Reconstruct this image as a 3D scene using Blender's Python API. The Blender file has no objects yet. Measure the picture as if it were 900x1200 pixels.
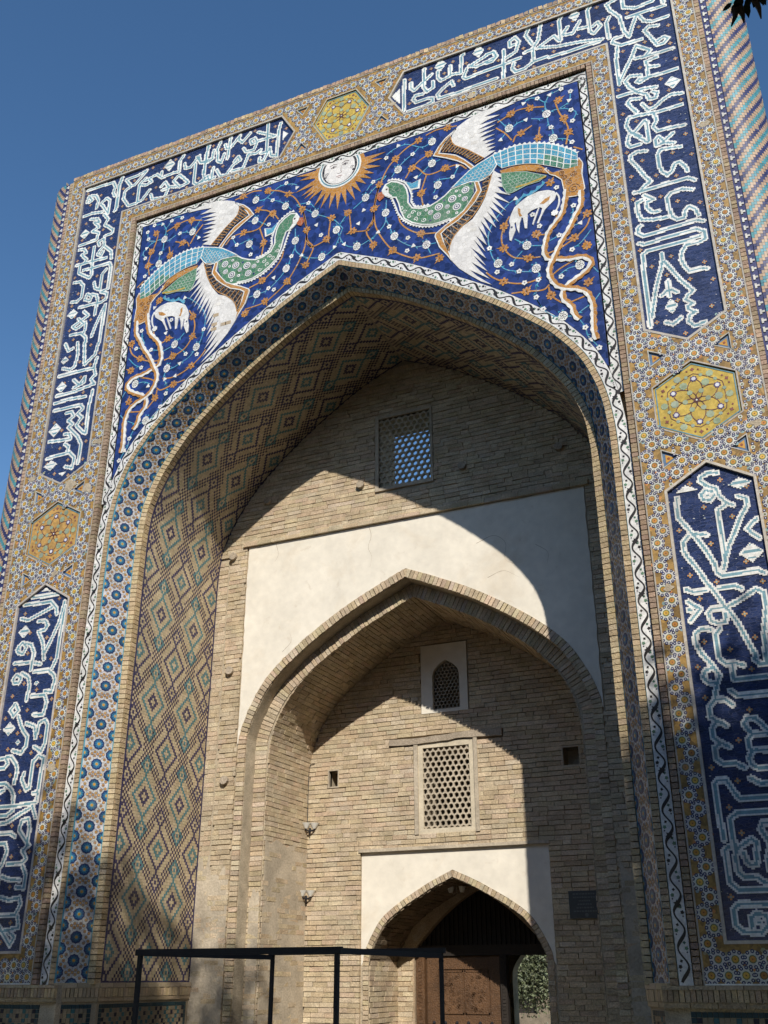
import bpy, math, random
import numpy as np
from mathutils import Matrix, Vector
from mathutils.geometry import tessellate_polygon
random.seed(7)
RND = random.Random(11)
# ------------------------------------------------------------------ scene, camera, light
S = bpy.context.scene
COL = S.collection
CAM_POS = (5.528, -10.703, 1.742)
YAW, PITCH, ROLL, FPX = 0.4200, 0.43347, -0.00165, 1179.15
F = Vector((-math.sin(YAW)*math.cos(PITCH), math.cos(YAW)*math.cos(PITCH), math.sin(PITCH)))
R = Vector((math.cos(YAW), math.sin(YAW), 0.0)); U = R.cross(F)
R2 = R*math.cos(ROLL)+U*math.sin(ROLL); U2 = U*math.cos(ROLL)-R*math.sin(ROLL)
cd = bpy.data.cameras.new('camera'); cam = bpy.data.objects.new('camera', cd); COL.objects.link(cam)
cd.sensor_fit = 'VERTICAL'; cd.sensor_height = 36.0; cd.lens = 36.0*FPX/1200.0
cd.clip_start = 0.05; cd.clip_end = 2000
m = Matrix.Identity(4)
for i in range(3):
    m[i][0] = R2[i]; m[i][1] = U2[i]; m[i][2] = -F[i]; m[i][3] = CAM_POS[i]
cam.matrix_world = m
S.camera = cam
LIGHT = Vector((-0.60, 1.0, -0.82)).normalized()          # travel direction of sunlight
ELEV = math.asin(-LIGHT.z); AZ = math.atan2(-LIGHT.x, -LIGHT.y)
W = bpy.data.worlds.new('World'); S.world = W; W.use_nodes = True
nt = W.node_tree; nt.nodes.clear()
wo = nt.nodes.new('ShaderNodeOutputWorld'); bg = nt.nodes.new('ShaderNodeBackground'); sk = nt.nodes.new('ShaderNodeTexSky')
sk.sky_type = 'NISHITA'; sk.sun_disc = False; sk.sun_elevation = ELEV; sk.sun_rotation = AZ
sk.altitude = 230; sk.air_density = 1.0; sk.dust_density = 0.3; sk.ozone_density = 1.6
bg.inputs[1].default_value = 0.145
hs = nt.nodes.new('ShaderNodeHueSaturation'); hs.inputs['Saturation'].default_value = 1.20
nt.links.new(sk.outputs[0], hs.inputs['Color']); nt.links.new(hs.outputs[0], bg.inputs[0]); nt.links.new(bg.outputs[0], wo.inputs[0])
sl = bpy.data.lights.new('sun', 'SUN'); sl.energy = 4.6; sl.angle = math.radians(0.53); sl.color = (1.0, 0.94, 0.84)
so = bpy.data.objects.new('sun', sl); COL.objects.link(so)
so.rotation_euler = LIGHT.to_track_quat('-Z', 'Y').to_euler(); so.location = (20, -30, 30)
S.view_settings.view_transform = 'Standard'; S.view_settings.look = 'None'
S.view_settings.exposure = 0.0; S.view_settings.gamma = 1.0; S.view_settings.use_curve_mapping = False
# ------------------------------------------------------------------ materials
def mat(name, rough=0.6, color=None, attr=False, spec=0.5, noise=(8, 0.15), fine=(60, 0.1), bump=0.0, bumpscale=40, coat=0.0, metal=0.0):
    m = bpy.data.materials.new(name); m.use_nodes = True
    t = m.node_tree; n = t.nodes; l = t.links
    p = n['Principled BSDF']; p.inputs['Roughness'].default_value = rough; p.inputs['Specular IOR Level'].default_value = spec
    p.inputs['Coat Weight'].default_value = coat; p.inputs['Metallic'].default_value = metal
    if coat: p.inputs['Coat Roughness'].default_value = 0.12
    g = n.new('ShaderNodeNewGeometry')
    if attr:
        a = n.new('ShaderNodeAttribute'); a.attribute_name = 'Col'; src = a.outputs['Color']
    else:
        a = n.new('ShaderNodeRGB'); a.outputs[0].default_value = (*color, 1); src = a.outputs[0]
    for sc, amt in (noise, fine):
        if amt <= 0: continue
        nz = n.new('ShaderNodeTexNoise'); nz.inputs['Scale'].default_value = sc; nz.inputs['Detail'].default_value = 5
        l.new(g.outputs['Position'], nz.inputs['Vector'])
        mr = n.new('ShaderNodeMapRange'); mr.inputs[1].default_value = 0.3; mr.inputs[2].default_value = 0.7
        mr.inputs[3].default_value = 1-amt; mr.inputs[4].default_value = 1+amt
        l.new(nz.outputs[0], mr.inputs[0])
        mx = n.new('ShaderNodeVectorMath'); mx.operation = 'SCALE'
        l.new(src, mx.inputs[0]); l.new(mr.outputs[0], mx.inputs['Scale']); src = mx.outputs[0]
    l.new(src, p.inputs['Base Color'])
    if bump:
        nz = n.new('ShaderNodeTexNoise'); nz.inputs['Scale'].default_value = bumpscale; nz.inputs['Detail'].default_value = 6
        l.new(g.outputs['Position'], nz.inputs['Vector'])
        b = n.new('ShaderNodeBump'); b.inputs['Strength'].default_value = bump; b.inputs['Distance'].default_value = 0.02
        l.new(nz.outputs[0], b.inputs['Height']); l.new(b.outputs[0], p.inputs['Normal'])
    return m
def cells(m, scale, amt, vec_scale=(1, 1, 1), gap=None, bump=0.0):
    """mosaic pieces: per-cell value jitter and fine joints, in the tile plane"""
    t = m.node_tree; n = t.nodes; l = t.links; p = n['Principled BSDF']
    src = p.inputs['Base Color'].links[0].from_socket
    g = n.new('ShaderNodeNewGeometry'); mp = n.new('ShaderNodeMapping'); mp.inputs['Scale'].default_value = vec_scale
    l.new(g.outputs['Position'], mp.inputs['Vector'])
    v = n.new('ShaderNodeTexVoronoi'); v.inputs['Scale'].default_value = scale; v.feature = 'F1'
    l.new(mp.outputs[0], v.inputs['Vector'])
    sp = n.new('ShaderNodeSeparateColor'); l.new(v.outputs['Color'], sp.inputs[0])
    mr = n.new('ShaderNodeMapRange'); mr.inputs[3].default_value = 1-amt; mr.inputs[4].default_value = 1+amt
    l.new(sp.outputs[0], mr.inputs[0])
    mx = n.new('ShaderNodeVectorMath'); mx.operation = 'SCALE'; l.new(src, mx.inputs[0]); l.new(mr.outputs[0], mx.inputs['Scale'])
    out = mx.outputs[0]
    if gap:
        e = n.new('ShaderNodeTexVoronoi'); e.inputs['Scale'].default_value = scale; e.feature = 'DISTANCE_TO_EDGE'
        l.new(mp.outputs[0], e.inputs['Vector'])
        st = n.new('ShaderNodeMath'); st.operation = 'LESS_THAN'; st.inputs[1].default_value = gap[0]; l.new(e.outputs['Distance'], st.inputs[0])
        mm = n.new('ShaderNodeMix'); mm.data_type = 'RGBA'; l.new(st.outputs[0], mm.inputs['Factor']); l.new(out, mm.inputs[6]); mm.inputs[7].default_value = (*gap[1], 1)
        out = mm.outputs[2]
    l.new(out, p.inputs['Base Color'])
    if bump:
        # every piece tilts a little: normals jittered per cell
        c2 = n.new('ShaderNodeVectorMath'); c2.operation = 'SUBTRACT'; l.new(v.outputs['Color'], c2.inputs[0]); c2.inputs[1].default_value = (.5, .5, .5)
        c3 = n.new('ShaderNodeVectorMath'); c3.operation = 'SCALE'; l.new(c2.outputs[0], c3.inputs[0]); c3.inputs['Scale'].default_value = bump
        c4 = n.new('ShaderNodeVectorMath'); c4.operation = 'ADD'; l.new(c3.outputs[0], c4.inputs[0]); l.new(g.outputs['Normal'], c4.inputs[1])
        c5 = n.new('ShaderNodeVectorMath'); c5.operation = 'NORMALIZE'; l.new(c4.outputs[0], c5.inputs[0]); l.new(c5.outputs[0], p.inputs['Normal'])
    return m
M = {}
M['glaze'] = cells(mat('glazed_mosaic', 0.42, attr=True, noise=(3, .10), fine=(40, .12)), 26, .10, bump=.06)
M['bird'] = cells(mat('bird_mosaic_glaze', 0.32, attr=True, noise=(3, .08), fine=(40, .08)), 15, .08, gap=(.016, (.48, .45, .40)), bump=.06)
M['cobalt'] = cells(mat('cobalt_mosaic_glaze', 0.3, color=(.017, .037, .160), noise=(2, .15), fine=(50, .15)), 13, .48, gap=(.02, (.03, .05, .16)), bump=.07)
M['bluebrick'] = cells(mat('blue_glazed_brick', 0.3, color=(.016, .031, .100), noise=(2, .15), fine=(70, .18)), 15, .35, vec_scale=(1, 1, 3.2), gap=(.018, (.12, .13, .20)), bump=.08)
M['brick'] = mat('fired_buff_brick', 0.92, attr=True, spec=.2, noise=(5, .16), fine=(45, .22), bump=.55, bumpscale=55)
M['tilebrick'] = mat('glazed_brick_cell', 0.5, attr=True, spec=.35, noise=(4, .12), fine=(60, .15))
M['mortar'] = mat('lime_mortar', 0.95, color=(.44, .37, .27), spec=.15, noise=(6, .2), fine=(70, .25), bump=.5, bumpscale=60)
M['plaster'] = mat('lime_plaster', 0.9, color=(.80, .74, .63), spec=.2, noise=(1.6, .08), fine=(9, .05), bump=.12, bumpscale=14)
M['greyplaster'] = mat('grey_plaster_skin', 0.95, color=(.47, .40, .305), spec=.2, noise=(3, .2), fine=(30, .15), bump=.4, bumpscale=30)
M['ochre'] = cells(mat('ochre_mosaic_ground', 0.45, color=(.31, .185, .05), noise=(6, .2), fine=(40, .2)), 17, .35, gap=None, bump=.05)
M['yellow'] = cells(mat('yellow_mosaic_ground', 0.35, color=(.52, .37, .07), noise=(4, .2), fine=(40, .1)), 22, .14, bump=.05)
M['shadebrick'] = mat('shade_toned_brick', 0.95, attr=True, spec=.15, noise=(4, .25), fine=(40, .2), bump=.4, bumpscale=40)  # brick for dim interiors; their shade is put into the face colours
M['cream'] = mat('cream_gypsum', 0.9, color=(.60, .52, .39), spec=.2, noise=(5, .12), fine=(40, .08), bump=.2, bumpscale=30)
M['orangetile'] = cells(mat('orange_mosaic_ground', 0.4, color=(.46, .27, .075), noise=(4, .2), fine=(40, .1)), 22, .16, bump=.05)
M['wood'] = mat('carved_walnut_wood', 0.55, color=(.11, .055, .024), noise=(4, .25), fine=(40, .25), bump=.6, bumpscale=50)
M['oldwood'] = mat('weathered_poplar', 0.9, color=(.38, .315, .24), spec=.2, noise=(4, .2), fine=(40, .25), bump=.5, bumpscale=40)
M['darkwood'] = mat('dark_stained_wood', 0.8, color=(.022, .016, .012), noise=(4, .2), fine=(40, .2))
M['iron'] = mat('black_painted_steel', 0.6, color=(.012, .012, .016), noise=(9, .2), fine=(40, .1))
M['stud'] = mat('iron_stud', 0.5, color=(.05, .05, .06), noise=(9, .2), fine=(40, .1), metal=.6)
M['plaque'] = mat('dark_slate_plaque', 0.35, color=(.045, .055, .06), noise=(9, .1), fine=(40, .1))
M['plaquetext'] = mat('plaque_lettering', 0.5, color=(.13, .14, .14), noise=(9, .1), fine=(40, .1))
M['white'] = mat('white_glass_shade', 0.3, color=(.80, .78, .72), noise=(9, .04), fine=(40, .03))
M['leaf'] = mat('tree_leaf', 0.55, attr=True, noise=(2, .25), fine=(20, .2))
M['bark'] = mat('bark', 0.95, color=(.12, .09, .065), noise=(5, .3), fine=(30, .3), bump=.8, bumpscale=25)
M['ground'] = mat('stone_paving', 0.85, color=(.115, .086, .053), noise=(1, .2), fine=(20, .15), bump=.3, bumpscale=20)
def stains(m, scale, lo, hi, col, amt):
    t = m.node_tree; n = t.nodes; l = t.links; p = n['Principled BSDF']; src = p.inputs['Base Color'].links[0].from_socket
    g = n.new('ShaderNodeNewGeometry'); nz = n.new('ShaderNodeTexNoise'); nz.inputs['Scale'].default_value = scale; nz.inputs['Detail'].default_value = 8; nz.inputs['Roughness'].default_value = .65; nz.inputs['Distortion'].default_value = .6
    l.new(g.outputs['Position'], nz.inputs['Vector']); mr = n.new('ShaderNodeMapRange'); mr.inputs[1].default_value = lo; mr.inputs[2].default_value = hi; mr.inputs[4].default_value = amt; l.new(nz.outputs[0], mr.inputs[0])
    mm = n.new('ShaderNodeMix'); mm.data_type = 'RGBA'; l.new(mr.outputs[0], mm.inputs['Factor']); l.new(src, mm.inputs[6]); mm.inputs[7].default_value = (*col, 1); l.new(mm.outputs[2], p.inputs['Base Color'])
stains(M['plaster'], .9, .54, .74, (.60, .47, .31), .42); stains(M['plaster'], 5, .62, .74, (.55, .45, .33), .4)
stains(M['brick'], .8, .55, .75, (.36, .30, .22), .3); stains(M['brick'], 2.3, .58, .72, (.58, .53, .43), .4)
stains(M['glaze'], 1.3, .54, .72, (.24, .21, .18), .40); stains(M['bird'], 1.1, .58, .72, (.30, .28, .25), .25)
stains(M['bluebrick'], 1.2, .58, .7, (.02, .022, .045), .6); stains(M['tilebrick'], 1.5, .58, .72, (.30, .25, .18), .25)
# colours (linear albedo)
WHITE = (.77, .76, .71); TURQ = (.085, .30, .40); NAVY = (.020, .024, .10); GOLD = (.46, .21, .035); GREEN = (.075, .20, .105)
BLACK = (.018, .014, .012); BUFF = (.52, .39, .23); SKYT = (.07, .31, .46); OLIVE = (.13, .15, .03); COBALT = (.025, .05, .28)
LTURQ = (.17, .32, .37); OCHRE = (.54, .28, .04); GREYT = (.25, .36, .34); PINKB = (.33, .235, .17)
BRICKS = [(.52, .42, .28), (.49, .39, .255), (.54, .435, .295), (.51, .39, .265), (.47, .37, .245), (.53, .41, .285), (.50, .405, .28), (.56, .46, .33), (.52, .43, .30)]
def jit(c, a=.12, r=RND):
    k = 1+r.uniform(-a, a); return (c[0]*k, c[1]*k*(1+r.uniform(-a, a)*.25), c[2]*k*(1+r.uniform(-a, a)*.4))
# ------------------------------------------------------------------ mesh builder
def plane(y0):
    return lambda u, v, h: (u, y0-h, v)
class MB:
    """collects polygons given in a surface's own (u, v, height) frame; map() sets them on the surface"""
    def __init__(self, fmap=None):
        self.v = []; self.f = []; self.c = []; self.m = fmap or (lambda a, b, c: (a, b, c))
    def face(self, pts, col):
        i = len(self.v); self.v.extend(self.m(*p) for p in pts); self.f.append(tuple(range(i, i+len(pts)))); self.c.append(col)
    def quad(self, u0, u1, v0, v1, h, col):
        self.face([(u0, v0, h), (u1, v0, h), (u1, v1, h), (u0, v1, h)], col)
    def block(self, u0, u1, v0, v1, h0, h1, col, j=0.0):
        a = RND.uniform
        P = [(u0+a(-j, j), v0+a(-j, j)), (u1+a(-j, j), v0+a(-j, j)), (u1+a(-j, j), v1+a(-j, j)), (u0+a(-j, j), v1+a(-j, j))]
        i = len(self.v)
        for (x, y) in P: self.v.append(self.m(x, y, h1+a(-j, j)))
        for (x, y) in P: self.v.append(self.m(x, y, h0))
        for q in ((0, 1, 2, 3), (0, 4, 5, 1), (1, 5, 6, 2), (2, 6, 7, 3), (3, 7, 4, 0)):
            self.f.append(tuple(i+k for k in q)); self.c.append(col)
    def poly(self, pts, h0, h1, col, holes=(), sides=True):
        loops = [list(pts)]+[list(h) for h in holes]
        tri = tessellate_polygon([[Vector((p[0], p[1], 0)) for p in L] for L in loops])
        flat = [p for L in loops for p in L]; i = len(self.v)
        self.v.extend(self.m(p[0], p[1], h1) for p in flat)
        for t in tri:
            self.f.append((i+t[0], i+t[1], i+t[2])); self.c.append(col)
        if sides:
            for L in loops:
                k = len(self.v)
                self.v.extend(self.m(p[0], p[1], h1) for p in L); self.v.extend(self.m(p[0], p[1], h0) for p in L); n = len(L)
                for q in range(n):
                    self.f.append((k+q, k+(q+1) % n, k+n+(q+1) % n, k+n+q)); self.c.append(col)
    def ribbon(self, pts, w, h0, h1, col, taper=False, off=0.0):
        L, Rr = side_lines(pts, w/2, taper, off)
        self.poly_strip(L, Rr, h0, h1, col)
    def poly_strip(self, L, Rr, h0, h1, col):
        n = len(L); i = len(self.v)
        for p in L: self.v.append(self.m(p[0], p[1], h1))
        for p in Rr: self.v.append(self.m(p[0], p[1], h1))
        for p in L: self.v.append(self.m(p[0], p[1], h0))
        for p in Rr: self.v.append(self.m(p[0], p[1], h0))
        for k in range(n-1):
            for q in ((i+k, i+k+1, i+n+k+1, i+n+k), (i+k, i+k+1, i+2*n+k+1, i+2*n+k), (i+n+k, i+n+k+1, i+3*n+k+1, i+3*n+k)):
                self.f.append(q); self.c.append(col)
    def disc(self, u, v, r, h, col, n=10, star=0.0, rot=0.0, ry=None):
        ry = ry or r; N = n*2 if star else n; pts = []
        for k in range(N):
            q = (1-star) if (star and k % 2) else 1.0; a = rot+2*math.pi*k/N
            pts.append((u+r*q*math.cos(a), v+ry*q*math.sin(a), h))
        self.face(pts, col)
    def ring(self, u, v, r0, r1, h, col, n=12):
        for k in range(n):
            a = 2*math.pi*k/n; b = 2*math.pi*(k+1)/n
            self.face([(u+r0*math.cos(a), v+r0*math.sin(a), h), (u+r1*math.cos(a), v+r1*math.sin(a), h), (u+r1*math.cos(b), v+r1*math.sin(b), h), (u+r0*math.cos(b), v+r0*math.sin(b), h)], col)
    def tube(self, pts, r, col, n=8, r2=None):
        pts = [Vector(p) for p in pts]; rings = []; N = len(pts)
        for k, p in enumerate(pts):
            t = (pts[min(k+1, N-1)]-pts[max(k-1, 0)]).normalized(); a = t.orthogonal().normalized(); b = t.cross(a)
            rr = r if r2 is None else r+(r2-r)*k/(N-1)
            rings.append(len(self.v))
            for q in range(n):
                w = 2*math.pi*q/n; self.v.append(self.m(*(p+(a*math.cos(w)+b*math.sin(w))*rr)))
        for k in range(N-1):
            for q in range(n):
                self.f.append((rings[k]+q, rings[k]+(q+1) % n, rings[k+1]+(q+1) % n, rings[k+1]+q)); self.c.append(col)
        for k in (0, N-1):
            self.f.append(tuple(rings[k]+q for q in range(n))); self.c.append(col)
    def mesh(self, name, material, smooth=False):
        me = bpy.data.meshes.new(name); me.from_pydata(self.v, [], self.f)
        ca = me.color_attributes.new('Col', 'FLOAT_COLOR', 'CORNER')
        tot = np.fromiter((len(f) for f in self.f), dtype=np.int32, count=len(self.f))
        c = np.ones((len(self.f), 4), np.float32)
        if len(self.f): c[:, :3] = np.array(self.c, np.float32)
        ca.data.foreach_set('color', np.repeat(c, tot, axis=0).ravel())
        me.materials.append(M[material])
        if smooth: me.polygons.foreach_set('use_smooth', [True]*len(me.polygons))
        return me
    def build(self, name, material, parent=None, smooth=False, kind=None, label=None):
        o = bpy.data.objects.new(name, self.mesh(name, material, smooth)); COL.objects.link(o)
        if parent is not None: o.parent = parent
        if kind: o['kind'] = kind
        if label: o['label'] = label
        return o
def side_lines(pts, w, taper=False, off=0.0):
    P = [np.array(p[:2], float) for p in pts]; n = len(P); L = []; Q = []
    for k in range(n):
        a = P[k]-P[max(k-1, 0)]; b = P[min(k+1, n-1)]-P[k]
        if k == 0: a = b
        if k == n-1: b = a
        a = a/(np.linalg.norm(a)+1e-9); b = b/(np.linalg.norm(b)+1e-9)
        na = np.array([-a[1], a[0]]); nb = np.array([-b[1], b[0]]); nn = na+nb; nl = np.linalg.norm(nn)
        nn = na if nl < 1e-6 else nn/nl
        s = 1/max(.5, float(nn@na)); ww = w*s*((1-k/(n-1)*.85) if taper else 1)
        L.append(tuple(P[k]+nn*(off*s+ww))); Q.append(tuple(P[k]+nn*(off*s-ww)))
    return L, Q
def tag(o, label, cat, group=None, kind=None):
    o['label'] = label; o['category'] = cat
    if group: o['group'] = group
    if kind: o['kind'] = kind
    return o
def empty(name, loc=(0, 0, 0), parent=None):
    o = bpy.data.objects.new(name, None); COL.objects.link(o); o.location = loc; o.empty_display_size = .2
    if parent is not None: o.parent = parent
    return o
def structure(o):
    o['kind'] = 'structure'; return o
def strokes(s):
    return [[tuple(float(q) for q in p.split(',')) for p in st.split()] for st in s.split('|')]
def smooth_line(pts, n=6):
    if len(pts) < 3: return list(pts)
    P = [np.array(p, float) for p in pts]; P = [2*P[0]-P[1]]+P+[2*P[-1]-P[-2]]; out = []
    for k in range(1, len(P)-2):
        for j in range(n):
            t = j/n; a, b, c, d = P[k-1:k+3]
            out.append(tuple(.5*((2*b)+(c-a)*t+(2*a-5*b+4*c-d)*t*t+(3*b-a-3*c+d)*t**3)))
    out.append(tuple(P[-2])); return out
def resample(pts, n):
    P = np.array(pts, float); d = np.concatenate([[0], np.cumsum(np.linalg.norm(np.diff(P, axis=0), axis=1))])
    t = np.linspace(0, d[-1], n); return np.stack([np.interp(t, d, P[:, k]) for k in range(P.shape[1])], 1)
def mir(pts): return [(-p[0], *p[1:]) for p in pts]
def inside(poly):
    P = np.array(poly)
    def f(x, z):
        x = np.asarray(x, float); z = np.asarray(z, float); c = np.zeros(np.broadcast(x, z).shape, bool)
        for (x0, z0), (x1, z1) in zip(P, np.roll(P, -1, 0)):
            if z0 == z1: continue
            c ^= ((z0 > z) != (z1 > z)) & (x < (x1-x0)*(z-z0)/(z1-z0)+x0)
        return c
    return f
def edge_dist(poly, x, z):
    d = 1e9
    for (x0, z0), (x1, z1) in zip(poly, poly[1:]+poly[:1]):
        dx, dz = x1-x0, z1-z0; t = max(0, min(1, ((x-x0)*dx+(z-z0)*dz)/(dx*dx+dz*dz+1e-12)))
        d = min(d, math.hypot(x-x0-t*dx, z-z0-t*dz))
    return d
def screen_scale(p):
    d = Vector(p)-Vector(CAM_POS); z = d.dot(F)
    x = 450+FPX*d.dot(R2)/z; y = 600-FPX*d.dot(U2)/z
    return (FPX/z if (0 < x < 900 and 0 < y < 1200 and z > 0) else 0.0)
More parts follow.
